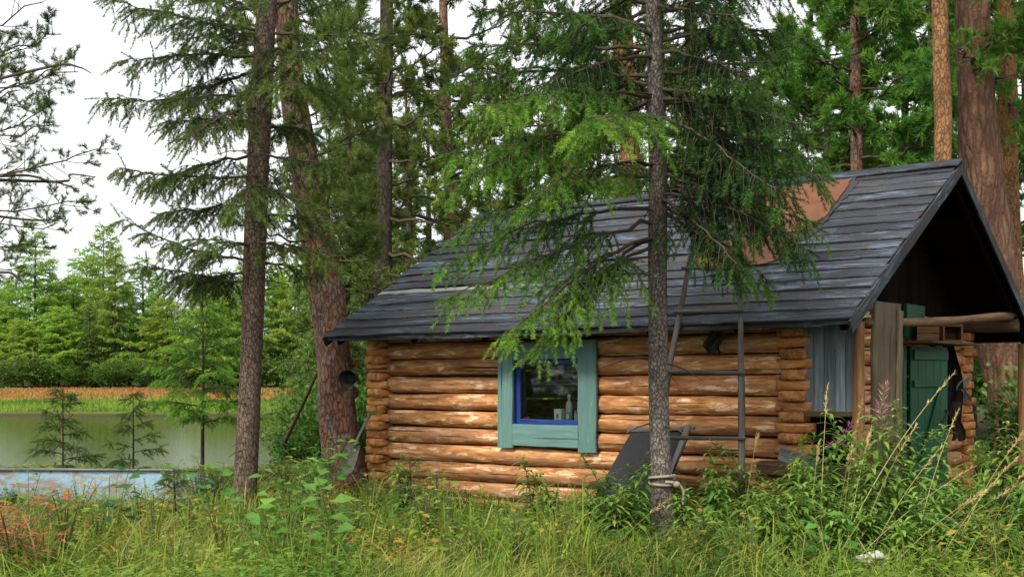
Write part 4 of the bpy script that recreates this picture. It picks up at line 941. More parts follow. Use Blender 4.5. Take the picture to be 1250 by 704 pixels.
def scatter(n, y0, y1, seed, power=1.0, spread=.47):
    r = np.random.RandomState(seed); y = y0 + (y1 - y0) * r.uniform(0, 1, n) ** power; x = y * r.uniform(-spread, spread, n)
    ok = ~inside_cabin(x, y) & (ground_z(x, y) > WATER - .03); return x[ok], y[ok], r
def patch(x, y, seed):
    r = np.random.RandomState(seed); o = 0
    for q in range(5): o = o + np.sin(x * r.uniform(.7, 3) + y * r.uniform(-2, 2) + r.uniform(0, 6)) / 2.2
    return o
g = MB()
# tussocks: blades grow in clumps and lean together
x, y, r = scatter(11500, 6.2, 18, 1, 1.35); kp = r.uniform(0, 1, len(x)) > .75 * sstep(-.1, .5, patch(x, y, 31)); x, y = x[kp], y[kp]
for rep in range(11):
    xx = x + r.normal(0, .05, len(x)); yy = y + r.normal(0, .05, len(x)); az = np.arctan2(yy - y, xx - x) * .6 + patch(x, y, 4) * 1.5 + r.normal(0, .5, len(x))
    hgt = np.clip(.135 + .075 * patch(x, y, 7) + r.normal(0, .07, len(x)), .08, .60) * (1 - .35 * sstep(9.8, 11.8, yy)) * np.where(inside_cabin(xx, yy, 1.5), .55, 1)
    rnd = .43 + .27 * patch(x, y, 11) + r.normal(0, .13, len(x)) + .10 * (xx < 1) + (r.uniform(0, 1, len(x)) < .10) * .4 - .10 * sstep(1.5, 4, xx)
    blades(g, np.stack([xx, yy, ground_z(xx, yy) - .02], -1), hgt, r.uniform(.004, .0085, len(x)), np.clip(r.normal(.55, .3, len(x)), .05, 1.4), az, rnd, rep, .9)
# old blades lying over, bleached and tangled
x, y, r = scatter(1500, 6.3, 15, 78, 1.3)
for rep in range(6):
    xx = x + r.normal(0, .10, len(x)); yy = y + r.normal(0, .10, len(x)); blades(g, np.stack([xx, yy, ground_z(xx, yy) + r.uniform(.0, .07, len(x))], -1), np.clip(r.normal(.22, .08, len(x)), .08, .42), r.uniform(.004, .008, len(x)), np.clip(r.normal(1.5, .3, len(x)), .7, 2.2), patch(x, y, 5) * 2 + r.normal(0, .8, len(x)), .66 + .12 * patch(x, y, 15) + r.normal(0, .12, len(x)), 200 + rep, .5)
# long broad blades arching up among the weeds, mostly on the right
x, y, r = scatter(1000, 7.0, 11.5, 77); kp = (x > .2) | (r.uniform(0, 1, len(x)) < .35); x, y = x[kp], y[kp]
for rep in range(9):
    xx = x + r.normal(0, .04, len(x)); yy = y + r.normal(0, .04, len(x)); blades(g, np.stack([xx, yy, ground_z(xx, yy) - .02], -1), np.clip(r.normal(.38, .13, len(x)), .15, .75) * np.where(np.abs(xx - yy * .125) < .45, .55, 1), r.uniform(.007, .014, len(x)), np.clip(r.normal(.55, .3, len(x)), .1, 1.3), r.uniform(0, 6.3, len(x)), .50 + r.normal(0, .14, len(x)) + (r.uniform(0, 1, len(x)) < .07) * .45, 100 + rep, 1.0)
grass = g.build('grass', grass_leaf, None, False); tag(grass, 'tangled green and yellow meadow grass in front of the cabin', 'grass', kind='stuff')
# far bank: bright sedge by the water, red low shrubs behind it
g = MB(); r = np.random.RandomState(8); n = 16000; x = r.uniform(-34, -6, n); y = 66.2 + 9 * r.uniform(0, 1, n) ** 1.3; ok = ground_z(x, y) > WATER; x, y = x[ok], y[ok]
blades(g, np.stack([x, y, ground_z(x, y) - .05], -1), r.uniform(.12, .42, len(x)), r.uniform(.02, .05, len(x)), np.clip(r.normal(.3, .2, len(x)), .02, 1), r.uniform(0, 6.3, len(x)), .45 + .12 * patch(x * .3, y * .3, 3) + r.normal(0, .1, len(x)), 5)
tag(g.build('sedge', grass_leaf, None, False), 'bright green sedge along the far water edge', 'grass', kind='stuff')
g = MB(); n = 16000; x = r.uniform(-40, -8, n); y = r.uniform(79, 96, n); blades(g, np.stack([x, y, ground_z(x, y) - .05], -1), r.uniform(.12, .34, n), r.uniform(.03, .08, n), np.clip(r.normal(.5, .2, n), .02, 1), r.uniform(0, 6.3, n), .50 + .28 * patch(x * .25, y * .25, 5) + r.normal(0, .15, n), 6)
redc = leaf_mat('autumn_ground_cover', [(0, (.16, .20, .03)), (.35, (.27, .19, .045)), (.65, (.34, .125, .045)), (1, (.36, .085, .045))], .3, hue=0, val=0)
tag(g.build('autumn_ground_cover', redc, None, False), 'orange red low autumn shrubs along the far bank', 'ground cover', kind='stuff')
# leafy undergrowth
h = MB(); x, y, r = scatter(12000, 6.4, 23, 21, 1.25)
dens = np.where(x < -.9, 1.0, np.where(x < 1.2, .6, .7)) ; keep = r.uniform(0, 1, len(x)) < dens; x, y = x[keep], y[keep]
hh = np.clip(.17 + .13 * patch(x, y, 31) + r.normal(0, .06, len(x)), .06, .58) * (1 - .48 * sstep(9.4, 11.3, y))
for rep in range(11):
    u = (rep + r.uniform(0, 1, len(x))) / 11; az = rep * 2.4 + r.uniform(-.5, .5, len(x)) + x * 9; lean = r.uniform(-.1, .1, (2, len(x)))
    P = np.stack([x + lean[0] * u, y + lean[1] * u, ground_z(x, y) + hh * u], -1); D = np.stack([np.cos(az), np.sin(az), r.uniform(-.25, .5, len(x))], -1)
    L = np.clip(r.normal(.062, .026, len(x)), .02, .15) * (1.2 - .6 * u); tone = .40 + .16 * patch(x, y, 41) + .12 * (x < -1.5) + r.normal(0, .09, len(x)) + .16 * u - .1
    tone = np.where((patch(x, y, 52) > .95) & (x < -.5), tone + .34, tone); red = np.exp(-((x + 3.45) / .45) ** 2 - ((y - 8.6) / 1.1) ** 2); tone = tone + red * .45
    leaf_quads(h, P, D, np.tile([0, 0, 1.], (len(x), 1)) + r.normal(0, .25, (len(x), 3)), L, L * r.uniform(.32, .6, len(x)), tone)
undergrowth = h.build('undergrowth', herb_leaf, None, False); tag(undergrowth, 'mixed green and reddish leafy weeds among the grass', 'undergrowth', kind='stuff')

# willowherbs: single stems with narrow drooping leaves; some carry a faded flower head
def willowherb(seed, H, head, leafy=1.0, stems=3):
    r = np.random.RandomState(seed); root = empty('willowherb'); st = MB(); lf = MB(); hd = MB()
    for k_ in range(stems):
        Hk = H * (1 if k_ == 0 else r.uniform(.6, .92)); b0 = np.array([r.normal(0, .05), r.normal(0, .05), 0]) * (k_ > 0)
        top = b0 + np.array([r.normal(0, .12) * H, r.normal(0, .12) * H, Hk]); C = bez(b0, b0 + [0, 0, Hk * .6], top, 14); tube(st, C, np.linspace(.007, .0025, 14), 6, .5, 0, False)
        hh_ = head if k_ == 0 else 0
        n = int(64 * Hk * leafy); v = np.linspace(.12, .99 if not hh_ else .78, n); f = v * 13; i = np.minimum(f.astype(int), 12); P = C[i] + (C[i + 1] - C[i]) * (f - i)[:, None]; a = np.arange(n) * 2.4 + r.uniform(-.4, .4, n)
        L = (.215 * np.sin(PI * np.clip(v * .60 + .22, 0, 1)) ** .8) * r.uniform(.7, 1.2, n); el = .75 * v - .05 + r.normal(0, .18, n); D = np.stack([np.cos(a) * np.cos(el), np.sin(a) * np.cos(el), np.sin(el)], -1)
        Sd = nrm(np.cross([0, 0, 1.], D)); W = L * .15 + .006; rows = []
        for u in (0, .3, .65, 1.0):
            c = P + D * (L * u)[:, None] - np.array([0, 0, 1.]) * (L * .60 * u ** 2.2)[:, None]; wv = (W * math.sin(PI * (.12 + .84 * u)) * .5)[:, None]
            rows += [c - Sd * wv, c + Sd * wv] if u < 1 else [c]
        V = np.stack(rows, 1); b = (np.arange(n) * 7)[:, None]; lf.add(V.reshape(-1, 3), np.concatenate([b + [[0, 1, 3, 2]], b + [[2, 3, 5, 4]]]), b + [[4, 5, 6]], np.repeat(np.clip(.30 + .4 * v + r.normal(0, .12, n) - .05 * k_ + (r.uniform(0, 1, n) < .05) * .3, 0, 1), 7), np.zeros((n * 7, 3)))
        if hh_:
            n = 60; v = r.uniform(.76, 1.0, n); f = v * 13; i = np.minimum(f.astype(int), 12); P = C[i] + (C[i + 1] - C[i]) * (f - i)[:, None]; a = np.arange(n) * 2.4; el = .3 + .8 * (v - .76) * 3 + r.normal(0, .15, n)
            D = np.stack([np.cos(a) * np.cos(el), np.sin(a) * np.cos(el), np.sin(el)], -1); leaf_quads(hd, P, D, r.normal(0, 1, (n, 3)), .085 * (1.25 - v) * 2 + .02, .007 if head == 1 else .016, r.uniform(0, 1, n))
    st.build('stem', stem_m, root); lf.build('leaves', fire_leaf, root, False)
    if head: hd.build('flower_head', dryhead_m if head == 1 else pink_m, root, False)
    return root
stem_m = plain_mat('green_stem', (.09, .12, .035), .7, .2, 0, 30, .4, dark=(.13, .06, .035))
WH = [willowherb(1, 1.15, 0), willowherb(2, 1.0, 0), willowherb(3, .85, 0), willowherb(4, 1.25, 1), willowherb(5, 1.1, 2), willowherb(6, .7, 0, 1.3)]
used = set()
# (photo column, photo row of the top, distance, variant)
W_ = [(1060, 470, 9.3, 3), (1078, 492, 9.0, 3), (1112, 488, 8.9, 0), (1135, 520, 8.6, 0), (1095, 528, 8.4, 1), (1122, 545, 9.4, 1), (1072, 560, 8.1, 0), (1150, 555, 8.3, 1), (1040, 588, 8.6, 2), (1165, 590, 9.0, 2), (1055, 620, 8.0, 5), (1128, 600, 7.9, 2), (1104, 635, 7.7, 5),
      (985, 515, 10.0, 4), (968, 534, 9.6, 1), (1000, 529, 9.2, 1), (1012, 564, 8.5, 2), (950, 564, 9.0, 2), (930, 544, 9.8, 1), (905, 536, 10.1, 1), (885, 549, 9.8, 2), (978, 589, 8.3, 5), (940, 604, 8.2, 5), (900, 589, 8.8, 2), (870, 574, 9.4, 5), (1020, 614, 7.9, 5), (958, 629, 7.7, 5),
      (1215, 515, 9.2, 0), (1240, 498, 9.0, 0), (1228, 545, 8.6, 1), (1200, 560, 9.4, 1), (1252, 535, 8.4, 1), (1182, 575, 9.7, 2), (1210, 605, 8.2, 2), (1246, 590, 8.0, 2), (1190, 630, 8.0, 5), (1230, 640, 7.7, 5), (1160, 650, 7.8, 5), (1090, 580, 9.7, 2), (1030, 560, 9.9, 2), (1140, 575, 9.8, 1), (1170, 545, 9.9, 1),
      (745, 551, 9.6, 1), (765, 566, 9.1, 2), (728, 576, 9.8, 2), (780, 534, 9.8, 1), (752, 596, 8.9, 5), (772, 600, 9.0, 5), (838, 596, 9.0, 5), (712, 601, 9.2, 5), (826, 571, 9.9, 2), (495, 565, 10.6, 5), (650, 556, 10.2, 2), (676, 590, 9.6, 5)]
def wl(px, top, Y, v):
    s = {0: 'tall leafy', 1: 'leafy', 2: 'middling leafy', 3: 'tall faded headed', 4: 'pink flowering', 5: 'short bushy'}[v]
    w_ = ('in front of the door' if 1090 <= px < 1150 else 'at the foot of the porch post' if 1025 <= px < 1090 else 'in front of the porch sill' if 960 <= px < 1025 else 'by the foot of the ladder' if 860 <= px < 960 else 'at the right edge of the porch' if 1150 <= px < 1205 else 'at the right edge of the picture' if px >= 1205 else 'beside the trunk of the front spruce' if 690 <= px < 860 else 'below the window wall')
    return s, w_
cnt = {}
lab0 = [(wl(*a), a) for a in W_]
for (sw, a) in lab0: cnt.setdefault(sw, []).append(a)
ORD = ['nearest', 'second nearest', 'third nearest', 'fourth nearest', 'fifth nearest', 'sixth nearest', 'seventh nearest', 'eighth nearest']
for (s, w_), a in lab0:
    px, top, Y, v = a; grp = sorted(cnt[(s, w_)], key=lambda q: q[2])
    lab = f'{s} willowherb {w_}' if len(grp) == 1 else f'{ORD[grp.index(a)]} {s} willowherb {w_}'
    o = WH[v] if v not in used else copy_tree(WH[v]); used.add(v); o.name = 'willowherb'
    p = foot_at(px, Y, .02); H = [1.15, 1.0, .85, 1.25, 1.1, .7][v]; sc = np.clip((EYE + (HY - top) / F * Y - p[2]) / H, .55, 1.35)
    o.location = p; o.rotation_euler = (rr.uniform(-.08, .08), rr.uniform(-.08, .08), rr.uniform(0, 6.28)); o.scale = (max(.85, sc ** .5), max(.85, sc ** .5), sc); tag(o, lab, 'plant', 'willowherbs in front of the cabin')

# dry grass stalks arching over the weeds: (foot column, distance, top column, top row)
DS = [(1010, 8.0, 1165, 455), (1022, 8.2, 1052, 490), (1030, 8.3, 1064, 520), (1015, 8.4, 1040, 545), (1035, 8.0, 1118, 520), (1048, 7.9, 1150, 545), (1015, 7.7, 1188, 570), (1090, 7.8, 1215, 590), (1085, 7.6, 1250, 588), (1130, 7.6, 1240, 560), (1110, 8.2, 1170, 500), (985, 8.4, 1000, 540), (1060, 7.5, 1200, 600), (1180, 7.7, 1262, 560), (720, 7.7, 815, 610), (1000, 8.8, 1010, 470), (905, 9.3, 925, 530), (1150, 7.9, 1252, 525)]
for q, (px, Y, tx, ty) in enumerate(DS):
    p = foot_at(px, Y, .02); e = at(tx, ty, Y + random.Random(q).uniform(-.3, .3)); root = empty('dry_grass_stalk', p); e = e - p
    C = bez((0, 0, 0), e * [.42, .42, .62], e, 14); st = MB(); tube(st, C, np.linspace(.0034, .0014, 14), 5, random.Random(q).random(), 0, False); st.build('stem', dry_m, root)
    hd = MB(); r = np.random.RandomState(q); n = 46; v = r.uniform(.80, 1, n); f = v * 13; i = np.minimum(f.astype(int), 12); P = C[i] + (C[i + 1] - C[i]) * (f - i)[:, None]; D = nrm(C[-1] - C[-3]) + r.normal(0, .35, (n, 3)); leaf_quads(hd, P, D, r.normal(0, 1, (n, 3)), .035, .006, r.uniform(.3, 1, n)); hd.build('seed_head', dry_m, root, False)
    tag(root, ['longest dry stalk slanting up right across the green door', 'upright straw stalk beside the porch post', 'upright straw stalk just right of the porch post', 'short straw stalk left of the porch post', 'slanting straw stalk below the green door', 'long straw stalk slanting past the door foot', 'low long straw stalk slanting to the lower right', 'straw stalk slanting over the right weeds', 'lowest straw stalk reaching the right edge', 'straw stalk ending near the right edge', 'straw stalk below the door latch', 'thin upright stalk before the porch sill', 'low arched straw stalk above the white stones', 'straw stalk leaning out at the right edge', 'single straw stalk left of the front spruce foot', 'thin stalk before the plank screen', 'thin stalk by the ladder foot', 'straw stalk leaning to the right edge at mid height'][q], 'grass stalk', 'dry grass stalks')

# broad leaved seedlings and small spruces in the foreground
def broadleaf(name, foot, H, n, L, seed, leaf, label, width=.8, cat='plant', spread=.05, fill=0.0):
    r = np.random.RandomState(seed); root = empty(name, foot); tag(root, label, cat); st = MB(); lf = MB(); nb = max(1, n // 7)
    for b in range(nb):
        top = np.array([r.normal(0, spread * 2), r.normal(0, spread * 2), H * r.uniform(.8, 1.05)]); C = bez((0, 0, 0), top * [.2, .2, .6], top, 8); tube(st, C, np.linspace(.006, .002, 8), 5, .5, 0, False)
        m = n // nb; v = np.linspace(.3, 1, m); f = v * 7; i = np.minimum(f.astype(int), 6); P = C[i] + (C[i + 1] - C[i]) * (f - i)[:, None]; a = np.arange(m) * 2.4 + r.uniform(0, 6)
        D = np.stack([np.cos(a), np.sin(a), r.uniform(-.2, .45, m)], -1); P2 = P + D * L * .3
        for p, p2 in zip(P, P2): tube(st, [p, p2], [.0022, .0015], 3, .5, 0, False)
        leaf_quads(lf, P2, D, np.tile([0, -.35, 1.], (m, 1)) + r.normal(0, .2, (m, 3)), L * r.uniform(.6, 1.15, m), L * width * r.uniform(.6, 1.0, m), .45 + .3 * v + r.normal(0, .1, m))
    st.build('stem', stem_m, root); lf.build('leaves', leaf, root, False); return root
broad = leaf_mat('broad_leaves', [(0, (.030, .085, .018)), (.4, (.060, .160, .026)), (.75, (.110, .240, .034)), (1, (.19, .33, .05))], .4)
yel_leaf = leaf_mat('yellowing_leaves', [(0, (.09, .12, .016)), (.4, (.20, .21, .022)), (.75, (.36, .28, .035)), (1, (.42, .17, .04))], .4)
dbroad = leaf_mat('deep_green_leaves', [(0, (.012, .045, .018)), (.5, (.022, .080, .026)), (1, (.06, .15, .04))], .3)
broadleaf('seedling', foot_at(338, 8.0), .55, 21, .15, 1, broad, 'broad leaved bright green seedling at the bottom edge left of the middle', .85, spread=.10)
broadleaf('seedling', foot_at(300, 8.3), .58, 21, .13, 2, broad, 'broad leaved seedling at the foot of the slender spruce', .8, spread=.08)
broadleaf('seedling', foot_at(140, 9.4), .74, 18, .16, 3, dbroad, 'deep green large leaved seedling in front of the pale boat', .75, spread=.04)
broadleaf('seedling', foot_at(390, 11.2), .72, 70, .13, 4, broad, 'bright green leafy bush seedling left of the shovel', .6, spread=.10)
broadleaf('seedling', foot_at(365, 10.2), .62, 49, .12, 5, broad, 'lower bright leafy seedling right of the slender spruce', .6, spread=.10)
broadleaf('seedling', foot_at(35, 10.8), .55, 14, .11, 6, broad, 'bright green seedling against the left end of the boat', .7, spread=.06)
broadleaf('red_weed', foot_at(14, 7.9), .56, 190, .10, 7, red_leaf, 'large reddened weed at the lower left edge', .26, spread=.16)
broadleaf('red_weed', foot_at(44, 7.7), .40, 110, .09, 8, red_leaf, 'smaller reddened weed right of the large one', .26, spread=.16)
broadleaf('red_weed', foot_at(-12, 7.8), .48, 130, .09, 9, red_leaf, 'reddened weed cut by the left picture edge', .26, spread=.15)
broadleaf('seedling', foot_at(640, 10.6), .55, 40, .05, 12, dbroad, 'dark thin sapling standing before the window wall', .4, spread=.03)
broadleaf('seedling', foot_at(550, 9.9), .50, 36, .05, 13, dbroad, 'dark stemmed sapling before the left part of the log wall', .4, spread=.03)

# leafy weeds standing out of the grass, three kinds, each plant on its own
WK = [('bushy', 60, .075, .34, herb_leaf, .50, .05), ('big leaved', 22, .12, .42, broad, .75, .07), ('yellowing', 54, .08, .36, yel_leaf, .38, .06)]
WP = {}
WS = [(60, 9.9, 0), (96, 10.6, 2), (118, 9.0, 0), (170, 10.4, 0), (188, 8.6, 2), (232, 9.4, 0), (258, 10.8, 1), (216, 8.0, 0), (80, 8.1, 0), (150, 7.8, 2), (268, 8.6, 2), (330, 9.6, 0), (352, 9.0, 1), (372, 8.2, 0), (410, 10.2, 2), (432, 9.2, 0), (455, 10.8, 0), (474, 8.4, 2), (520, 9.2, 0), (532, 10.4, 0), (575, 8.6, 0), (590, 9.8, 2), (630, 8.2, 0), (664, 9.0, 0), (690, 8.2, 2), (400, 12.2, 1), (350, 12.4, 0), (372, 13.2, 0), (410, 7.8, 1), (240, 12.6, 0), (268, 12.9, 0), (212, 12.7, 1), (550, 7.8, 0), (858, 8.4, 0), (845, 7.9, 2), (905, 7.9, 0), (1010, 7.6, 1), (1140, 7.5, 0), (1215, 7.5, 2)]
zone = lambda px, Y: ('in front of the boat' if px < 205 and Y < 12 else 'between the boat end and the slender spruce' if px < 292 else 'between the slender spruce and the shovel' if px < 420 else 'before the left half of the log wall' if px < 560 else 'before the window' if px < 720 else 'right of the front spruce foot' if px < 960 else 'at the lower right among the willowherbs')
byz = {}
for a in WS: byz.setdefault((a[2], zone(*a[:2])), []).append(a)
for a in WS:
    px, Y, kd = a; nm, n, L, H, lf_, wd, spd = WK[kd]; grp = sorted(byz[(kd, zone(px, Y))], key=lambda q: q[1]); zl = zone(px, Y)
    lab = f'{nm} weed {zl}' if len(grp) == 1 else f'{ORD[grp.index(a)]} {nm} weed {zl}'
    if kd not in WP: o = broadleaf('weed', (0, 0, 0), H, n, L, 90 + kd, lf_, lab, wd, 'weed', spd); WP[kd] = o
    else: o = copy_tree(WP[kd]); o.name = 'weed'
    p = foot_at(px, Y, .01); sc = rr.uniform(.85, 1.45); o.location = p; o.rotation_euler = (0, 0, rr.uniform(0, 6.28)); o.scale = (sc, sc, sc * rr.uniform(.85, 1.2)); tag(o, lab, 'weed', 'leafy weeds in the grass')

def small_spruce(px, Y, top, label, seed, n, L0, leaf, dead=.0, tone=.4, z0=.12, fs=.09, name='spruce_sapling', rad=.014, fing=.05):
    f = foot_at(px, Y, .02); H = EYE + (HY - top) / F * Y - f[2]
    return tree_thing(name, [f, f + [.01, 0, H * .5], f + [0, 0, H]], [rad, rad * .75, .003], bark_far, leaf, label, seed, None, (), auto_spruce(H * z0, H * .97, n, L0, .05, (-.05, .6), sec=.07, sec_len=.36, fing=fing * .8, fs=fs * 1.5, tone=tone, dead=dead, hang=.25), SP0, 6, 8, .02, .3)
small_spruce(247, 17.5, 338, 'taller light green spruce sapling on the shore left of the slender spruce', 61, 34, .95, spruce_bright, .12, .62, .26, .10, 'spruce_sapling', .028, .055)
small_spruce(76, 14.6, 474, 'small dark spruce sapling behind the boat at the left', 62, 18, .45, spruce_leaf, .1, .40, .15)
small_spruce(162, 14.9, 478, 'small sparse spruce sapling behind the middle of the boat', 63, 14, .34, spruce_leaf, .5, .42, .15)
small_spruce(212, 10.2, 572, 'tiny spruce seedling with browned lower twigs in the grass before the boat', 64, 12, .20, spruce_leaf, .3, .45, .15, .06)
small_spruce(500, 10.2, 560, 'tiny dark spruce seedling in the grass before the log wall', 65, 10, .16, spruce_leaf, .4, .4, .2, .055)
# ------------------------------------------------------------------ loose things round the cabin
def single(name, mb, mat, label, cat, group=None, smooth=True): return tag(mb.build(name, mat, None, smooth), label, cat, group)

ladder_m = wood_mat('old_ladder_pole', (.035, .030, .026), (.095, .083, .072), (.16, .145, .125), grain=24, stain=.5)
# ladder leaning on the eave
lad = empty('ladder', (2.0, 10.2, 0)); tag(lad, 'grey pole ladder leaning on the roof edge right of the front spruce', 'ladder'); lo = np.array([2.0, 10.2, 0])
Ar = [at(905, 602, 9.95), at(905, 480, 10.23), at(904, 394, 10.45), at(903, 322, 10.62), at(902, 262, 10.78)]
Al = [at(797, 602, 10.35), at(812, 480, 10.66), at(828, 394, 10.90), at(841, 322, 11.06), at(853, 266, 11.20)]
for P, s in ((Ar, 1), (Al, 2)):
    m = MB(); C = catmull(np.array(P) - lo, 5); tube(m, C, np.linspace(.029, .022, len(C)), 10, .5, 0, True, .08, s); m.build('rail', ladder_m, lad)
def onrail(P, py): P = np.array(P); ys = HY - (P[:, 2] - EYE) * F / P[:, 1]; return np.array([np.interp(-py, -ys, P[:, q]) for q in range(3)])
for q, (yl, yr) in enumerate(((536, 537), (455, 457), (382, 381), (329, 331))):
    a, b = onrail(Al, yl), onrail(Ar, yr); dx = nrm(b - a) * .05; off = np.array([-.02, -.035, .01]); m = MB(); tube(m, np.array([a - dx + off - lo, (a + b) / 2 + off - lo, b + dx + off - lo]), [.017, .019, .017], 8, .3, 0, True, .06, q + 3); m.build('rung', ladder_m, lad)

# tarred panel leaning on the wall behind the spruce trunk
pan = empty('tarred_sheet', loc2w(3.3, -.35, 0)); pl = np.array(loc2w(3.3, -.35, 0)); tag(pan, 'dark tarred panel with a grey batten leaning against the log wall behind the spruce trunk', 'sheet')
TLp, TRp, BLp, BRp = at(772, 527, 11.35), at(842, 525, 10.95), at(718, 625, 11.0), at(800, 632, 10.45)
nvec = nrm(np.cross(TRp - TLp, BLp - TLp)); nvec = nvec * (1 if nvec[1] < 0 else -1)
me = MB(); nn_ = 7
G = np.array([[(TLp * (1 - u) + TRp * u) * (1 - v) + (BLp * (1 - u) + BRp * u) * v + nvec * .012 * math.sin(5 * u + 3 * v) for u in np.linspace(0, 1, nn_)] for v in np.linspace(0, 1, nn_)]).reshape(-1, 3) - pl
i = np.arange(nn_ - 1)[:, None] * nn_; j = np.arange(nn_ - 1)[None]; Q = np.stack([i + j, i + j + 1, i + nn_ + j + 1, i + nn_ + j], -1).reshape(-1, 4)
me.add(np.concatenate([G + nvec * .012, G - nvec * .012]), np.concatenate([Q, Q[:, ::-1] + nn_ * nn_]))
ed = [(q, q + 1) for q in range(nn_ - 1)] + [(nn_ * q + nn_ - 1, nn_ * (q + 1) + nn_ - 1) for q in range(nn_ - 1)] + [(nn_ * nn_ - 1 - q, nn_ * nn_ - 2 - q) for q in range(nn_ - 1)] + [(nn_ * (nn_ - 1 - q), nn_ * (nn_ - 2 - q)) for q in range(nn_ - 1)]
me.Q.append(np.array([(a, b, b + nn_ * nn_, a + nn_ * nn_) for a, b in ed])); me.MQ.append(np.zeros(len(ed)))
me.build('felt_sheet', dark_felt, pan, False)
b_ = MB(); beam(b_, TRp - pl + nvec * .03 + [0, 0, .02], BRp - pl + nvec * .03, .05, .03, TRp - TLp, 6, .004, .003, .7); b_.build('batten', grey_m, pan, False)
b_ = MB(); beam(b_, TLp - pl + nvec * .028 - nrm(TRp - TLp) * .03, TRp - pl + nvec * .028 + nrm(TRp - TLp) * .06, .035, .03, (0, 0, 1), 6, .004, .003, .4); b_.build('batten', grey_m, pan, False)

# low bench of planks by the ladder foot
bn = empty('plank_bench', loc2w(4.1, -.45, 0)); bo = np.array(loc2w(4.1, -.45, 0)); tag(bn, 'low dark plank bench under the ladder against the wall', 'bench')
m = MB(); beam(m, (DD * -.72 + [0, 0, .33]), (DD * .70 + [0, 0, .32]), .26, .04, NN, 8, .005, .006, .4, 0, 2); m.build('seat', under_m, bn, False)
for s in (-.5, .5):
    m = MB(); beam(m, DD * s + [0, 0, -.05], DD * s + [0, 0, .305], .22, .06, NN, 3, .006, .004, .3, 0, 4); m.build('leg', under_m, bn, False)

# rope round the spruce trunk
rp_m = plain_mat('old_rope', (.33, .27, .20), .9, .1, 0, 60, .5)
rm = MB(); c = at(808, 588, YD); a = np.linspace(0, 4 * PI, 60); C = np.stack([c[0] + .096 * np.cos(a), c[1] + .096 * np.sin(a), c[2] + .03 * np.sin(a * .5 + 2) + .012 * a / 6], -1); tube(rm, C, .012, 8, .5, 0, True, .08, 3)
K = catmull([at(812, 588, YD - .10), at(826, 590, YD - .09), at(834, 600, YD - .08), at(833, 622, YD - .08), at(836, 645, YD - .09), at(834, 662, YD - .1)], 6); tube(rm, K, .0115, 8, .5, 0, True, .1, 4)
lathe(rm, [(.001, -.026), (.02, -.02), (.028, 0), (.02, .02), (.001, .026)], 10, at(826, 591, YD - .10))
single('rope', rm, rp_m, 'frayed pale rope knotted round the front spruce trunk', 'rope')

# dark pail hanging on the leaning pine
pb = empty('pail', at(424, 462, 14.22)); tag(pb, 'dark round pail hung on the leaning pine trunk', 'pail')
m = MB(); lathe(m, [(.001, .16), (.078, .158), (.10, 0.0), (.106, -.004), (.106, .006), (.098, .004), (.074, .148), (.001, .15)], 28, (0, 0, 0), .5, 0, (.25, 1, .12)); m.build('bucket', iron_m, pb)
m = MB(); a = np.linspace(0, PI, 16); tube(m, np.stack([.104 * np.cos(a), -.01 - .03 * np.sin(a), .10 * np.sin(a)], -1), .004, 6); m.build('handle', iron_m, pb)
# shovel leaning by the pine foot
sv = empty('shovel', at(425, 580, 13.7)); so2 = at(425, 580, 13.7); tag(sv, 'grey bladed shovel leaning upside down at the cabin far corner', 'shovel')
m = MB(); bl_ = [at(a, b, 13.7 + c) - so2 for a, b, c in ((424, 539, .10), (440, 544, .12), (436, 560, .08), (430, 576, .04), (413, 582, .0), (411, 578, .0), (416, 560, .05))]
me2 = bpy.data.meshes.new('blade'); n = len(bl_); fr_ = [tuple(p + [0, -.006, 0]) for p in bl_]; bk_ = [tuple(p + [0, .006, 0]) for p in bl_]; cx_ = np.mean(bl_, 0)
me2.from_pydata(fr_ + bk_ + [tuple(cx_ + [0, .024, 0]), tuple(cx_ + [0, .034, 0])], [], [[q, (q + 1) % n, 2 * n] for q in range(n)] + [[n + (q + 1) % n, n + q, 2 * n + 1] for q in range(n)] + [[q, n + q, n + (q + 1) % n, (q + 1) % n] for q in range(n)])
me2.materials.append(plain_mat('grey_steel_blade', (.17, .155, .14), .6, .4, .3, 30, .6, dark=(.10, .07, .05))); o = bpy.data.objects.new('blade', me2); COL.objects.link(o); o.parent = sv
m = MB(); C = catmull([at(432, 545, 13.76) - so2, at(440, 528, 13.82) - so2, at(452, 505, 13.9) - so2], 5); tube(m, C, .017, 10, .6); m.build('shaft', grey_m, sv)
# pole leaning by the shore
m = MB(); C = catmull([at(347, 541, 15.6), at(361, 511, 15.42), at(375, 481, 15.23), at(389, 451, 15.05)], 5); tube(m, C, np.linspace(.026, .018, len(C)), 10, .4, 0, True, .05, 4); single('leaning_pole', m, under_m, 'dark pole leaning toward the red pine by the shore', 'pole')

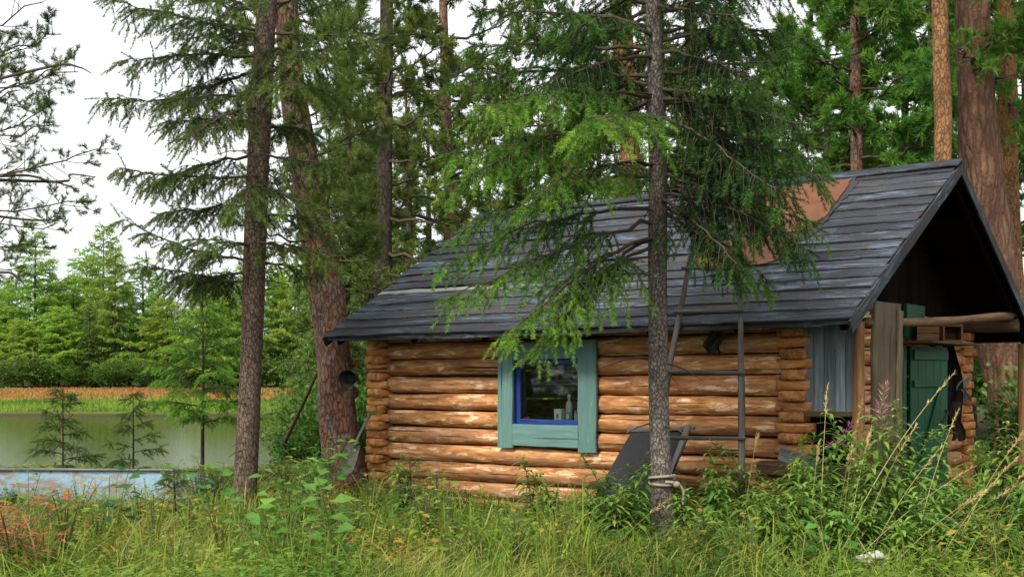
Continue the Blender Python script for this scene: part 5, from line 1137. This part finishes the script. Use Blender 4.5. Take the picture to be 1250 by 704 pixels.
# bottle, carton and jar on the sill inside the window
def on_sill(x): return loc2w(x, .125, WZ0 + .002)
def sill_x(px):
    lo_, hi_ = WX0, WX1
    for q in range(40):
        md = (lo_ + hi_) / 2; p = loc2w(md, .125, 0)
        if CX + F * p[0] / p[1] < px: lo_ = md
        else: hi_ = md
    return md
k = NT('clear_plastic'); p = k.n('ShaderNodeBsdfPrincipled'); p.inputs['Base Color'].default_value = (.75, .74, .62, 1); p.inputs['Roughness'].default_value = .1; p.inputs['Alpha'].default_value = .55; clear_m = k.done(p.outputs[0])
oil_m = plain_mat('yellow_liquid', (.42, .36, .13), .25, .5, 0, 4, .2); lab_m = plain_mat('blue_label', (.10, .33, .60), .5, .3, 0, 40, .15); yel_m = plain_mat('yellow_mark', (.68, .62, .15), .5); white_m = plain_mat('white_card', (.74, .73, .68), .6, .3, 0, 30, .15); cap_m = plain_mat('white_cap', (.75, .75, .72), .4); inkm = plain_mat('blue_ink', (.10, .16, .28), .6); redm_ = plain_mat('dull_red', (.40, .07, .04), .5, .3, 0, 20, .4)
bt = empty('bottle', on_sill(sill_x(695)), -TH); tag(bt, 'clear bottle with a blue and yellow label on the window sill', 'bottle')
m = MB(); lathe(m, [(.001, .004), (.034, .002), (.038, .012), (.038, .17), (.035, .20), (.018, .245), (.014, .255), (.014, .285), (.0, .285)], 20); m.build('glass_body', clear_m, bt)
m = MB(); lathe(m, [(.001, .006), (.035, .008), (.035, .165), (.0, .168)], 18); m.build('contents', oil_m, bt)
m = MB(); lathe(m, [(.0386, .03), (.0392, .032), (.0392, .125), (.0386, .127)], 20); lb = m.build('paper_label', lab_m, bt)
a = np.linspace(-.55, .55, 9) - PI / 2; m = MB(); zz = np.sqrt(np.clip(1 - (np.linspace(-1, 1, 9)) ** 2, 0.02, 1)) * .028; V = np.concatenate([np.stack([.0398 * np.cos(a), .0398 * np.sin(a), .08 + zz], -1), np.stack([.0398 * np.cos(a), .0398 * np.sin(a), .08 - zz], -1)]); m.add(V, [(q + 9, q + 10, q + 1, q) for q in range(8)]); m.build('label_emblem', yel_m, lb)
m = MB(); lathe(m, [(.016, .27), (.017, .272), (.017, .30), (.014, .304), (.0, .304)], 16); m.build('cap', cap_m, bt)
ct = empty('carton', on_sill(sill_x(683)), -TH - .15); tag(ct, 'small white carton left of the bottle on the sill', 'carton')
m = MB(); beam(m, (0, 0, 0), (0, 0, .155), .105, .06, (1, 0, 0), 2, .003, .0005, .5); m.build('box', white_m, ct, False)
m = MB(); e = -.0312; 
for x0, z0, w_, h_ in ((0, .085, .03, .035), (0, .055, .045, .008), (0, .042, .032, .006)): m.add([(x0 - w_ / 2, e, z0 - h_ / 2), (x0 + w_ / 2, e, z0 - h_ / 2), (x0 + w_ / 2, e, z0 + h_ / 2), (x0 - w_ / 2, e, z0 + h_ / 2)], [(0, 1, 2, 3)])
m.build('printed_mark', inkm, ct, False)
jr = empty('jar', on_sill(sill_x(704)), -TH); tag(jr, 'small pale jar right of the bottle on the sill', 'jar')
m = MB(); lathe(m, [(.001, .001), (.026, .001), (.028, .01), (.028, .10), (.024, .115), (.0, .115)], 18); m.build('body', plain_mat('pale_glass', (.42, .42, .40), .2, .5, 0, 30, .3), jr)
m = MB(); lathe(m, [(.027, .115), (.028, .117), (.028, .14), (.0, .141)], 18); m.build('lid', plain_mat('dull_red_lid', (.30, .16, .13), .4), jr)
m = MB(); lathe(m, [(.001, .002), (.03, .006), (.047, .035), (.04, .062), (.014, .072), (.006, .068), (.001, .069)], 18, on_sill(sill_x(644))); single('tomato', m, redm_, 'small dull red fruit lying on the sill at the left', 'fruit')

# boxes on the porch shelf, things hanging by the door
def crate(px0, px1, Yc, zb, h, label, open_):
    a, b = (px0 - CX) / F * Yc, (px1 - CX) / F * Yc; w_ = (b - a) * .92; cx_ = (a + b) / 2; root = empty('wooden_crate', (cx_, Yc, zb), -.10); tag(root, label, 'crate')
    m = MB()
    if open_:
        beam(m, (-w_ / 2, 0, .012), (w_ / 2, 0, .012), .22, .02, (0, 1, 0), 3, .003, .002, .5); beam(m, (-w_ / 2, 0, h - .012), (w_ / 2, 0, h - .012), .22, .02, (0, 1, 0), 3, .003, .002, .6)
        for s in (-1, 1): beam(m, (s * (w_ / 2 - .012), 0, .024), (s * (w_ / 2 - .012), 0, h - .024), .22, .02, (0, 1, 0), 3, .003, .002, .7)
        beam(m, (-w_ / 2, .12, h / 2), (w_ / 2, .12, h / 2), h, .015, (0, 0, 1), 3, .003, .002, .2)
    else:
        for q in range(3): beam(m, (-w_ / 2, -.10, h * (q + .5) / 3), (w_ / 2, -.10, h * (q + .5) / 3), h / 3 - .006, .02, (0, 0, 1), 3, .003, .002, .3 + .25 * q, 0, q)
        for s in (-1, 1): beam(m, (s * (w_ / 2 - .011), .012, 0.0), (s * (w_ / 2 - .011), .012, h), .20, .02, (0, 1, 0), 3, .003, .002, .5)
        beam(m, (-w_ / 2 + .02, .012, h - .012), (w_ / 2 - .02, .012, h - .012), .2, .02, (0, 1, 0), 3, .003, .002, .4); beam(m, (-w_ / 2 + .02, .012, .012), (w_ / 2 - .02, .012, .012), .2, .02, (0, 1, 0), 3, .003, .002, .4)
    m.build('crate_boards', crate_m, root, False)
def shelf_z(px, Y): return 1.79 
crate(1116, 1144, 12.62, 1.712, .23, 'closed brown wooden crate on the shelf above the green door', False)
crate(1147, 1173, 13.10, 1.714, .19, 'open brown wooden box right of the closed crate above the door', True)
def rag(name, px, py, Y, w_, h_, seed, mat, label, cat):
    r = np.random.RandomState(seed); nu, nv = 13, 17; u = np.linspace(-1, 1, nu); v = np.linspace(0, 1, nv); U, Vv = np.meshgrid(u, v); wd = w_ / 2 * (.55 + .45 * np.sin(Vv * 2.6 + seed) * .6 + .25 * Vv)
    c = at(px, py, Y); Xx = c[0] + U * wd + .03 * np.sin(Vv * 6 + seed); Yy = c[1] + .035 * np.sin(U * 5 + Vv * 4 + seed) + .02 * np.sin(U * 11); Zz = c[2] - Vv * h_ + .02 * np.sin(U * 4 + seed) * Vv
    i = np.arange(nv - 1)[:, None] * nu; j = np.arange(nu - 1)[None]; Q = np.stack([i + j, i + j + 1, i + nu + j + 1, i + nu + j], -1).reshape(-1, 4); A = np.stack([Xx, Yy, Zz], -1).reshape(-1, 3)
    m = MB(); m.add(np.concatenate([A, A + [0, .012, 0]]), np.concatenate([Q, Q[:, ::-1] + nu * nv])); single(name, m, mat, label, cat)
rag('cloth_rag', 1176, 462, 13.55, .16, .24, 2, plain_mat('dirty_cloth', (.26, .25, .24), .9, .1, 0, 14, .6), 'dirty pale rag hanging right of the door', 'rag')
rag('old_coat', 1160, 415, 13.55, .30, 1.0, 5, plain_mat('black_cloth', (.018, .015, .013), .9, .1, 0, 14, .5), 'dark old coat hanging beside the door', 'coat')
rag('feed_sack', 1168, 490, 13.30, .20, .42, 9, plain_mat('dark_sacking', (.05, .036, .024), .9, .1, 0, 16, .6), 'dark sagging sack hung low beside the door', 'sack')
rag('hanging_bag', 1066, 352, 10.75, .13, .22, 3, plain_mat('grey_sack', (.20, .17, .13), .9, .1, 0, 18, .6), 'small grey sack hanging under the gable corner', 'bag')
rag('hanging_bag', 872, 404, 11.10, .17, .20, 7, plain_mat('dark_canvas', (.060, .050, .040), .9, .1, 0, 18, .6), 'dark canvas bag hanging on the wall under the eave behind the ladder', 'bag')
m = MB(); beam(m, loc2w(5.15, -.22, .66), loc2w(5.52, -.24, .56), .13, .022, (0, 0, 1), 4, .004, .004, .4, 0, 3); single('loose_board', m, grey_m, 'short grey board leaning by the cabin corner above the sill', 'board', None, False)

# white stones in the grass
rs = random.Random(5)
stone_m = plain_mat('white_stone', (.40, .39, .36), .85, .2, 0, 25, .5, dark=(.30, .28, .24))
for q, (px, py, s, lab) in enumerate(((1051, 686, .030, 'leftmost small white stone in the grass'), (1059, 690, .026, 'lowest small white stone in the grass'), (1063, 684, .036, 'largest white stone in the middle of the small cluster'), (1073, 683, .034, 'second largest white stone right of the middle one'), (1081, 688, .024, 'smallest white stone at the right of the cluster'))):
    Y = 7.35; me = bpy.data.meshes.new('white_stone'); import bmesh
    bm = bmesh.new(); bmesh.ops.create_icosphere(bm, subdivisions=3, radius=s)
    for vv in bm.verts: k_ = 1 + .22 * math.sin(vv.co.x / s * 2.3 + q) * math.cos(vv.co.y / s * 1.9 + q * 2) + .10 * math.sin(vv.co.z / s * 5 + q); vv.co = Vector((vv.co.x * k_ * 1.2, vv.co.y * k_, vv.co.z * k_ * .85))
    bm.to_mesh(me); bm.free(); me.materials.append(stone_m); o = bpy.data.objects.new('white_stone', me); COL.objects.link(o)
    o.location = at(px, py - 5, Y + .02 * q); tag(o, lab, 'stone', 'white stones in the grass')

# rowing boat with peeling pale blue paint
k = NT('peeling_blue_paint')
n1 = k.noise(k.vec('obj', (.8, 1, 1.6)), 3.2, 6, .7, .4); n2 = k.noise(k.vec('obj', (1, 1, 1)), 30, 5, .7)
c = k.mix(k.ramp(n2, [(.35, 0.0), (.7, 1.0)]), (.22, .34, .43), (.33, .45, .54))
c = k.mix(k.ramp(n1, [(.50, 0.0), (.57, 1.0)]), c, (.27, .22, .18)); n3 = k.noise(k.vec('obj', (3, 1, .5)), 4, 5, .7)
c = k.mix(k.ramp(n3, [(.60, 0.0), (.66, 1.0)]), c, (.20, .13, .09))
boat_m = k.done(k.pbr(c, .6, k.bump(n1, .3, .004), spec=.3))
bo_ = empty('rowing_boat', (-6.02, 13.4, -.10), math.radians(-3)); bo_.rotation_euler[0] = math.radians(-8); tag(bo_, 'pale blue rowing boat with peeling paint drawn up in the weeds by the lake', 'boat')
hull = MB(); ns, nc = 31, 15; LB = 5.4; us = np.linspace(0, 1, ns)
def bsec(u, inset=0.0):
    half = (.60 * np.sin(PI * np.clip(.10 + .90 * (1 - u), 0, 1)) ** .55 if u < .92 else .60 * math.sin(PI * (.10 + .9 * .08)) ** .55 * max(.0, (1 - u) / .08) ** .6) if False else .58 * (1 - max(0, (abs(u - .55) - .1) / .5) ** 2.2) ** .8 if u > .02 else .50
    if u > .55: half = .62 * max(0.02, 1 - ((u - .55) / .46) ** 2.4)
    else: half = .62 - .16 * ((.55 - u) / .55) ** 2
    sheer = .375 + .05 * ((u - .42) / .58) ** 2 * (1 if u > .42 else .25); kz = -.06 + .30 * max(0, (u - .72) / .28) ** 2
    a = np.linspace(-1, 1, nc); y = (half - inset) * np.sign(a) * np.abs(a) ** .8 if False else (half - inset) * np.sin(a * PI / 2) ** 1
    y = np.where(np.abs(a) > .75, np.sign(a) * (half - inset) * (.92 + .08 * (np.abs(a) - .75) / .25), (half - inset) * .92 * np.sign(a) * np.sin(np.abs(a) / .75 * PI / 2))
    z = kz + inset + (sheer - kz - inset) * np.abs(a) ** 2.6
    return np.stack([np.full(nc, LB * (.5 - u)), y, z], -1)
Vo = np.array([bsec(u) for u in us]); Vi = np.array([bsec(u, .022) for u in us]); i = np.arange(ns - 1)[:, None] * nc; j = np.arange(nc - 1)[None]; Q = np.stack([i + j, i + j + 1, i + nc + j + 1, i + nc + j], -1).reshape(-1, 4)
hull.add(Vo.reshape(-1, 3), Q[:, ::-1]); hull.add(Vi.reshape(-1, 3), Q)
hull.build('hull', boat_m, bo_)
m = MB(); nct = len(Vo[0]); m.add(np.concatenate([Vo[0] + [.02, 0, 0], Vo[0] - [.02, 0, 0], [[LB * .5 + .02, 0, .37], [LB * .5 - .02, 0, .37]]]), [(q, q + 1, nc + q + 1, nc + q) for q in range(nc - 1)] + [(0, nc, 2 * nc + 1, 2 * nc)], [(q + 1, q, 2 * nc) for q in range(nc - 1)] + [(nc + q, nc + q + 1, 2 * nc + 1) for q in range(nc - 1)]); m.build('transom', boat_m, bo_, False)
for s in (0, nc - 1):
    m = MB(); C = Vo[:, s] + [0, .012 * (1 if s else -1), .006]; tube(m, C, .016, 8, .5, 0, True, .03, s); m.build('gunwale', grey_m, bo_)
for u in (.18, .48, .72):
    b = bsec(u, .03); m = MB(); beam(m, (LB * (.5 - u), b[2][1], .27), (LB * (.5 - u), b[-3][1], .27), .24, .03, (1, 0, 0), 4, .004, .002, .5); m.build('thwart', boat_m, bo_, False)
